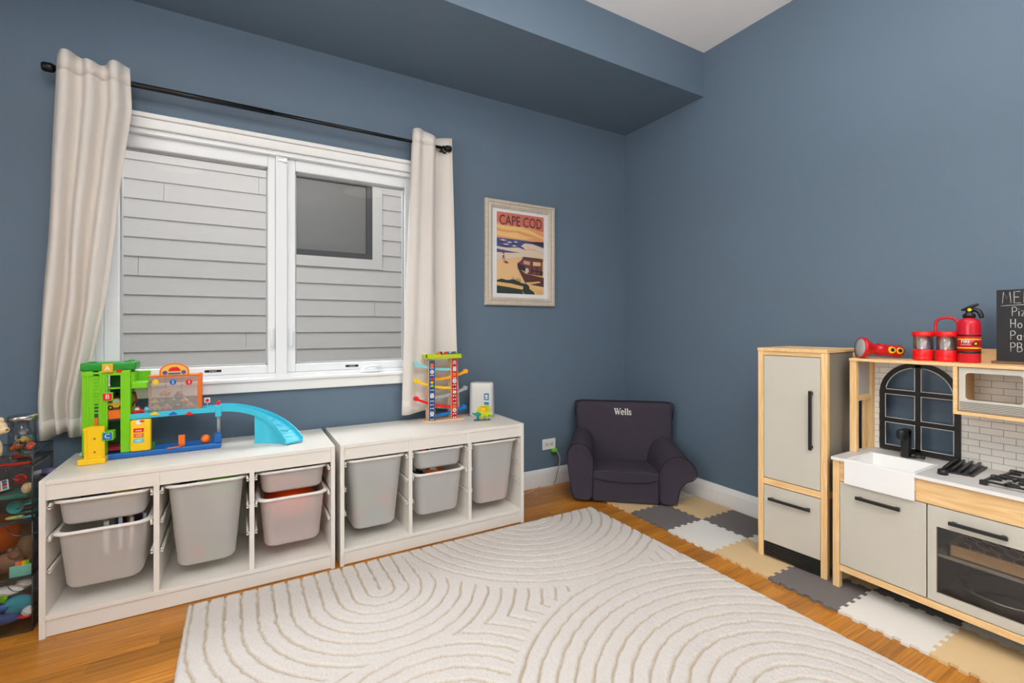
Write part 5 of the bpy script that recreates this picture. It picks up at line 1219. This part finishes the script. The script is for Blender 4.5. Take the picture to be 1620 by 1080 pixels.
def ramp(A, Bp, mat, sag=.010):
    a, b = Vector((g3(*A)[0], 0, g3(*A)[1])), Vector((g3(*Bp)[0], 0, g3(*Bp)[1])); y0, y1 = -.1585, -.1335; n = 12; top = []; bot = []
    for i in range(n+1):
        t = i/n; x = a.x+(b.x-a.x)*t; z = a.z+(b.z-a.z)*t-sag*math.sin(math.pi*t); top.append((x, z+.007)); bot.append((x, z-.007))
    r = sub(MB().prism(top+bot[::-1], 'y', y0, y1).build('ramp', mat, rt), rt)
    MB().cyl((a.x, y0-.001, a.z+.002), (a.x, y1+.001, a.z+.002), .013, n=22).build('ramp_knob', mat, r)
ramp((235, 285), (655, 340), M('ramp_sky', (134, 206, 220), .4)); ramp((840, 370), (440, 468), M('ramp_orange', (248, 164, 24), .4)); ramp((235, 490), (655, 570), YEL); ramp((835, 575), (440, 690), GREYP); ramp((235, 710), (655, 800), RED); ramp((820, 805), (440, 915), M('ramp_blue', (26, 116, 200), .4))
tr2 = sub(bx('tray', (-1.684, -.185, .922), (-1.464, -.114, .934), LIME, rt, .003), rt)
m = MB(); m.box((-1.684, -.185, .93), (-1.464, -.180, .946)).box((-1.684, -.119, .93), (-1.464, -.114, .946)).box((-1.684, -.185, .93), (-1.679, -.114, .946)).box((-1.469, -.185, .93), (-1.464, -.114, .946)); m.build('tray_rim', LIME, tr2)
for i, (mt, cn) in enumerate(((ORG, 'orange'), (BLACK, 'black'), (RED, 'red'), (BLUE, 'blue'), (PURP, 'purple'), (DGREEN, 'green'))):
    toy_car((-1.60+.022*i, -.145+.012*((i % 2)*2-1), .9345), .034, mt, 'tiny %s toy car in the green tray atop the race tower' % cn, math.pi/2, 'cars atop the race tower')

# ================================================================== ROUTER
ro_ = thing('wifi_router', (-1.305, -.125, TZ), 'white upright wireless router beside the race tower', 'router', rotz=math.radians(-38))
secs = []
for z, s in ((0, .93), (.004, .98), (.02, 1.0), (.17, .97), (.196, .95), (.203, .9), (.204, .8)):
    secs.append([(x*s, y*s, z+(.012*y if z > .1 else 0)) for x, y in rrect(.15, .085, .03, 6)])
slab('shell', secs, M('router_white', (214, 212, 208), .4), ro_, sub_=0)
lb = bx('label', (.022, -.0432, .072), (.052, -.0412, .142), M('label_blue', (40, 130, 176), .5), ro_); bx('label_window', (.030, -.0438, .108), (.044, -.0428, .132), WHITEP, lb); bx('label_mark', (.034, -.0442, .113), (.040, -.0436, .122), BLACK, lb)
bx('label_line', (.022, -.0436, .091), (.052, -.0428, .099), WHITEP, lb)

# ================================================================== DINOSAUR MODEL
dp = at(764, 664, z=TZ)
di = thing('toy_dinosaur', (-1.375, -.255, TZ), 'green and yellow toy dinosaur with spiky back on a navy base', 'toy dinosaur', rotz=math.radians(-15))
MB().prism([(-.045, -.018), (.052, -.020), (.056, .012), (-.04, .016)], 'z', 0, .004).build('base', PURP, di)
m = MB()
sp = []
body = m.ell((.018, 0, .044), (.032, .014, .026), 18)
body.build('body', LIME, di)
for x, yy in ((.004, -.008), (.034, -.008), (.006, .008), (.036, .008)): MB().tube([(x, yy, .034), (x+.002, yy, .016), (x-.002, yy, .004)], [.008, .006, .0055], 8).build('leg', LIME, di)
MB().tube([(.04, 0, .04), (.058, 0, .03), (.07, 0, .014)], [.012, .007, .002], 8).build('tail', LIME, di)
hd = MB().ell((-.022, 0, .036), (.015, .010, .012), 14).tube([(-.03, 0, .034), (-.046, 0, .040), (-.05, 0, .046)], [.008, .005, .002], 8).tube([(-.012, 0, .036), (.0, 0, .04)], [.009, .012], 8).tube([(-.022, -.004, .028), (-.024, -.004, .004)], [.005, .004], 6).tube([(-.014, .004, .028), (-.014, .004, .004)], [.005, .004], 6).build('head', TEAL, di)
for i in range(26):
    t = math.pi*(i % 13)/12; l = .030 if i < 13 else .020; yo = -.006 if i < 13 else .008; c, s = math.cos(t), math.sin(t)
    a = Vector((.016+c*.022, yo, .052+s*.016)); b = Vector((.016+c*(.022+l), yo*1.6, .052+s*(.016+l*.9)))
    MB().tube([a, b], [.006, .0012], 6).build('back_spike', LIME if i % 3 else YEL, di)
MB().ell((.014, -.010, .062), (.020, .008, .014), 14).build('back_shell', M('shell_orange', (250, 168, 30), .45), di)

# ================================================================== CLEAR DRAWER TOWER AT THE LEFT EDGE
DX1, DX0, DY0, DY1 = -3.245, -3.62, -.370, -.150
st_ = thing('clear_drawer_tower', (-3.43, -.26, 0), 'clear acrylic drawer tower stuffed with toys beside the white storage unit', 'drawer tower', world=True)
for k in range(3):
    z0, z1 = .002+.2*k, .2*(k+1); m = MB(); t = .0025
    m.box((DX0, DY0, z0), (DX1, DY0+t, z1)).box((DX1-t, DY0, z0), (DX1, DY1, z1)).box((DX0, DY0, z0), (DX0+t, DY1, z1)).box((DX0, DY1-t, z0), (DX1, DY1, z1)).box((DX0, DY0, z0), (DX1, DY1, z0+t))
    dw = sub(m.build('drawer', ACRYL, st_), st_)
    e = MB()
    for z in (z0+.002, z1-.002): e.tube([(DX0, DY0, z), (DX1, DY0, z), (DX1, DY1, z), (DX0, DY1, z)], .0024, 5, closed=True)
    for x, y in ((DX1, DY0), (DX1, DY1)): e.tube([(x, y, z0), (x, y, z1)], .0024, 5)
    e.build('drawer_edge', M('acrylic_edge_dark', (58, 60, 60), .25), dw)
    hc = at(28, 800, y=DY0).x
    MB().tube(crom([(hc-.03, DY0-.001, z1-.004), (hc-.02, DY0-.001, z1-.03), (hc+.0, DY0-.001, z1-.045), (hc+.045, DY0-.001, z1-.045), (hc+.06, DY0-.001, z1-.03)], 20), .0014, 5).build('pull_cutout', ACRYLE, dw)
m = MB(); z0, z1 = .603, .645
m.box((DX0, DY0, z0), (DX1, DY0+.0025, z1)).box((DX1-.0025, DY0, z0), (DX1, DY1, z1)).box((DX0, DY1-.0025, z0), (DX1, DY1, z1)).box((DX0, DY0, z0), (DX1, DY1, z0+.0025))
tt = sub(m.build('top_tray', ACRYL, st_), st_); e = MB()
for z in (z0, z1): e.tube([(DX0, DY0, z), (DX1, DY0, z), (DX1, DY1, z), (DX0, DY1, z)], .0024, 5, closed=True)
e.tube([(DX1, DY0, z0), (DX1, DY0, z1)], .0024, 5); e.build('tray_edge', M('acrylic_edge_dark', (58, 60, 60), .25), tt)
# toys in the drawers
def dxz(u, v, y=-.345): p = at(u, v, y=y); return p.x, p.z
def stuff_toy(nm, label, cat, loc, group='toys in the clear drawers', rz=0): return thing(nm, loc, label, cat, group, rz)
cu = stuff_toy('toy_cup', 'teal toy cup lying in the top clear drawer', 'toy cup', (dxz(24, 802)[0], -.335, dxz(24, 802)[1])); MB().lathe([(0, .03), (.016, .03), (.021, -.012), (.0225, -.014), (.021, -.013), (.0165, .024), (0, .024)], (0, 0, 0), 28, axis='y', cap=False).build('cup', TEAL, cu); MB().tube([(.018, .0, 0), (.034, .0, .003), (.05, .002, .005)], .0045, 6).build('handle', TEAL, cu)
x, z = dxz(25, 785, -.33); tl_ = stuff_toy('teal_lid', 'flat teal lid across the top clear drawer', 'toy board', (x-.05, -.30, z+.002)); MB().box((-.11, -.045, -.006), (.085, .045, .004), 0, .004).build('panel', TEAL, tl_); MB().tube([(-.11, -.045, .004), (.085, -.045, .004), (.085, .045, .004), (-.11, .045, .004)], .004, 6, closed=True).build('lip', M('dark_teal', (20, 128, 110), .45), tl_)  # teal bin lid lying flat in the drawer
x, z = dxz(6, 768, -.32); ph_ = stuff_toy('toy_phone', 'black toy phone with colourful buttons in the top clear drawer', 'toy phone', (x-.01, -.315, z-.006)); ph_.rotation_euler = (math.radians(40), math.radians(-12), .2); MB().box((-.05, -.028, -.006), (.034, .028, .006), 0, .006, 3).build('case', BLACK, ph_); bx('screen', (-.046, -.022, .006), (.022, .022, .0068), WHITEP, ph_)
for i in range(4):
    for j in range(3): bx('button', (-.042+.016*i, -.019+.0135*j, .0068), (-.030+.016*i, -.008+.0135*j, .0078), (RED, BLUE, ORG, TEAL)[(i+j) % 4], ph_)
def lump(nm, label, cat, u, v, y, r, mat, extra=None):
    p = at(u, v, y=y); t = stuff_toy(nm, label, cat, (p.x, y, p.z)); MB().ell((0, 0, 0), r, 16).build('body', mat, t)
    if extra: extra(t)
    return t
lump('toy_ring', 'red toy ring in the top clear drawer', 'toy', 33, 757, -.30, (.012, .02, .008), DRED, lambda t: MB().tube([(.014*math.cos(a), .0, .014*math.sin(a)) for a in [2*math.pi*i/16 for i in range(16)]], .004, 6, closed=True).build('ring', RED, t))
lump('plush_mitt', 'cream plush mitt in the top clear drawer', 'plush toy', 42, 772, -.33, (.014, .016, .02), CREAM, lambda t: MB().ell((.012, -.008, .010), (.006, .006, .012), 10).build('thumb', CREAM, t))
lump('toy_whisk', 'pale green toy whisk in the top clear drawer', 'toy', 19, 819, -.345, (.018, .012, .006), M('pale_green', (180, 200, 120), .5), lambda t: MB().cyl((.014, 0, 0), (.03, -.004, .001), .006, n=12).build('grip', M('pale_green', (180, 200, 120), .5), t))
for i, (u, v, mt, cn) in enumerate(((40, 819, CYAN, 'cyan'), (41, 812, TEAL, 'teal'), (40, 807, PURP, 'purple'), (43, 797, TEAL, 'dark teal'))):
    p = at(u, v, y=-.34); k = stuff_toy('toy_stick', '%s toy stick lying in the top clear drawer' % cn, 'toy', (p.x, -.335+.01*i, p.z)); MB().cyl((-.03, 0, 0), (.02, 0, .003), .004, n=10).build('shaft', mt, k); MB().ell((.021, 0, .003), .0052, 10).build('tip', mt, k)
lump('toy_bottle', 'purple toy bottle sticking up behind the top clear drawer', 'toy bottle', 78, 746, -.20, (.028, .02, .016), PURP, lambda t: MB().cyl((-.02, -.006, .006), (-.045, -.01, .0), .009, n=14).build('cap', WHITEP, t))
x, z = dxz(8, 845, -.31); ob = stuff_toy('orange_basket', 'orange fabric basket in the middle clear drawer', 'basket', (x-.06, -.262, .29))
MB().lathe([(0, 0), (.080, 0), (.093, .085), (.096, .09), (.091, .088), (.077, .006), (0, .006)], (0, 0, 0), 28).build('basket', M('orange_fabric', (214, 94, 20), .8), ob); MB().tube([(.094*math.cos(a), .094*math.sin(a), .089) for a in [2*math.pi*i/28 for i in range(28)]], .005, 6, closed=True).build('hem', M('orange_fabric', (214, 94, 20), .8), ob)
def bear(t):
    MB().ell((.022, -.01, .03), .02, 14).build('head', BROWN, t); MB().ell((.030, -.018, .05), .008, 10).build('ear', BROWN, t); MB().ell((.012, -.018, .05), .008, 10).build('ear', BROWN, t)
    MB().ell((-.02, -.03, -.01), (.012, .02, .012), 12).build('paw', BROWN, t)
lump('plush_bear', 'brown plush bear behind the front of the middle clear drawer', 'plush toy', 12, 890, -.31, (.045, .032, .035), BROWN, bear)
lump('plush_puppy', 'taupe plush puppy at the back of the middle clear drawer', 'plush toy', 42, 865, -.25, (.03, .03, .05), M('taupe_plush', (150, 118, 92), .9, var=.15, vscale=60), lambda t: MB().ell((.014, -.022, -.03), (.014, .014, .012), 12).build('paw', BROWN, t))
p = at(33, 902, y=-.352); cbk = stuff_toy('cloth_book', 'mint cloth book with striped tabs in the middle clear drawer', 'cloth book', (p.x, -.352, p.z)); MB().box((-.03, -.006, -.024), (.03, .006, .02), 0, .005, 3).build('cover', M('mint_cloth', (130, 208, 192), .85), cbk)
for i, mt in enumerate((PINK, ORG, YEL, GREEN)): bx('tab', (-.014+.009*i, -.004, .019), (-.005+.009*i, .004, .034), mt, cbk)
for i, (u, v, y, r, mt, cn, kd) in enumerate(((10, 935, -.335, (.05, .02, .018), WHITEP, 'white', 'bib'), (40, 921, -.33, (.025, .02, .018), M('white_cloth', (226, 218, 208), .9), 'off-white', 'bib'), (28, 955, -.335, (.045, .022, .034), M('aqua_cloth', (60, 160, 178), .9), 'aqua', 'blanket'), (5, 945, -.345, (.012, .01, .02), GREEN, 'lime', 'cloth toy'), (8, 978, -.34, (.05, .022, .02), M('denim_blue', (58, 84, 138), .9), 'denim blue', 'pillow'), (4, 962, -.35, (.014, .01, .014), BLUE, 'royal blue', 'cloth toy'), (44, 966, -.345, (.016, .014, .022), WHITEP, 'white', 'sock'), (38, 974, -.348, (.02, .01, .008), RED, 'red', 'cloth strap'))):
    def ex_(t, r=r, mt=mt): MB().tube(crom([(-r[0]*.9, -r[1]*.6, 0), (-r[0]*.3, -r[1]*1.02, r[2]*.3), (r[0]*.4, -r[1]*1.0, -r[2]*.2), (r[0]*.95, -r[1]*.4, 0)], 16), .003, 6).build('fold', mt, t)
    lump(kd.replace(' ', '_'), '%s %s crumpled in the bottom clear drawer' % (cn, kd), 'cloth', u, v, y, r, mt, ex_)
p = at(22, 735, y=-.36); rs_ = stuff_toy('red_ruler', 'red ruler lying in the tray above the clear drawers', 'ruler', (p.x-.02, -.355, .607)); bx('ruler', (-.12, -.004, 0), (.06, .012, .005), RED, rs_); MB().cyl((.05, .004, .0048), (.05, .004, .0056), .0025, n=10).build('hang_hole', DRED, rs_)
# jar of toys with a steel lid, standing on the tower
jc = at(36, 700, y=-.25); jr = .040; jz = .6062
jar = thing('toy_jar', (jc.x, -.25, jz), 'clear round jar with a steel lid on the drawer tower', 'jar'); jh = at(36, 664, y=-.25).z-jz
MB().lathe([(0, 0), (jr, 0), (jr, jh), (jr-.002, jh), (jr-.002, .003), (0, .003)], (0, 0, 0), 36).build('glass', ACRYL, jar)
MB().lathe([(0, jh), (jr+.003, jh), (jr+.003, jh+.015), (jr, jh+.018), (0, jh+.018)], (0, 0, 0), 36).build('lid', STEEL, jar)
for i, (dx, dy, dz, mt, cn) in enumerate(((.008, -.02, .062, YEL, 'yellow'), (-.012, -.018, .038, ORG, 'orange'), (.022, -.01, .035, M('coral', (236, 92, 56), .4), 'coral'), (-.01, -.015, .0035, RED, 'red'), (.018, -.012, .0035, GREYP, 'grey'), (.0, .012, .0035, DGREEN, 'dark green'), (-.015, .008, .036, BLACK, 'black'), (.015, .014, .06, TEAL, 'teal'))):
    toy_car((jc.x+dx, -.25+dy, jz+dz), .034, mt, 'small %s toy car inside the steel-lidded jar' % cn, .7*i, 'toy cars in the jar', tilt=.3*(i % 3-1))
# plush bear head at the very edge
p = at(2, 680, y=-.30)
pb_ = thing('plush_bear', (p.x-.012, -.30, .6062), 'cream plush bear sitting on the drawer tower at the left edge', 'plush toy')
dz = p.z-.6062
MB().ell((-.02, 0, dz*.42), (.036, .03, dz*.45), 18).build('body', CREAM, pb_); hd = MB().ell((-.006, 0, dz+.008), (.034, .03, .03), 20).ell((.022, -.012, dz), (.016, .014, .013), 14).build('head', CREAM, pb_)
MB().ell((.01, -.002, dz+.036), (.011, .007, .011), 12).build('ear', CREAM, pb_); MB().ell((-.03, -.002, dz+.036), (.011, .007, .011), 12).build('ear', CREAM, pb_); MB().ell((.012, -.026, dz+.014), .0035, 10).build('eye', BLACK, pb_); MB().ell((.034, -.022, dz+.003), (.005, .004, .004), 10).build('nose', BROWN, pb_)
#@@END
for e in ORIG:
    if '_o' in e: del e['_o']
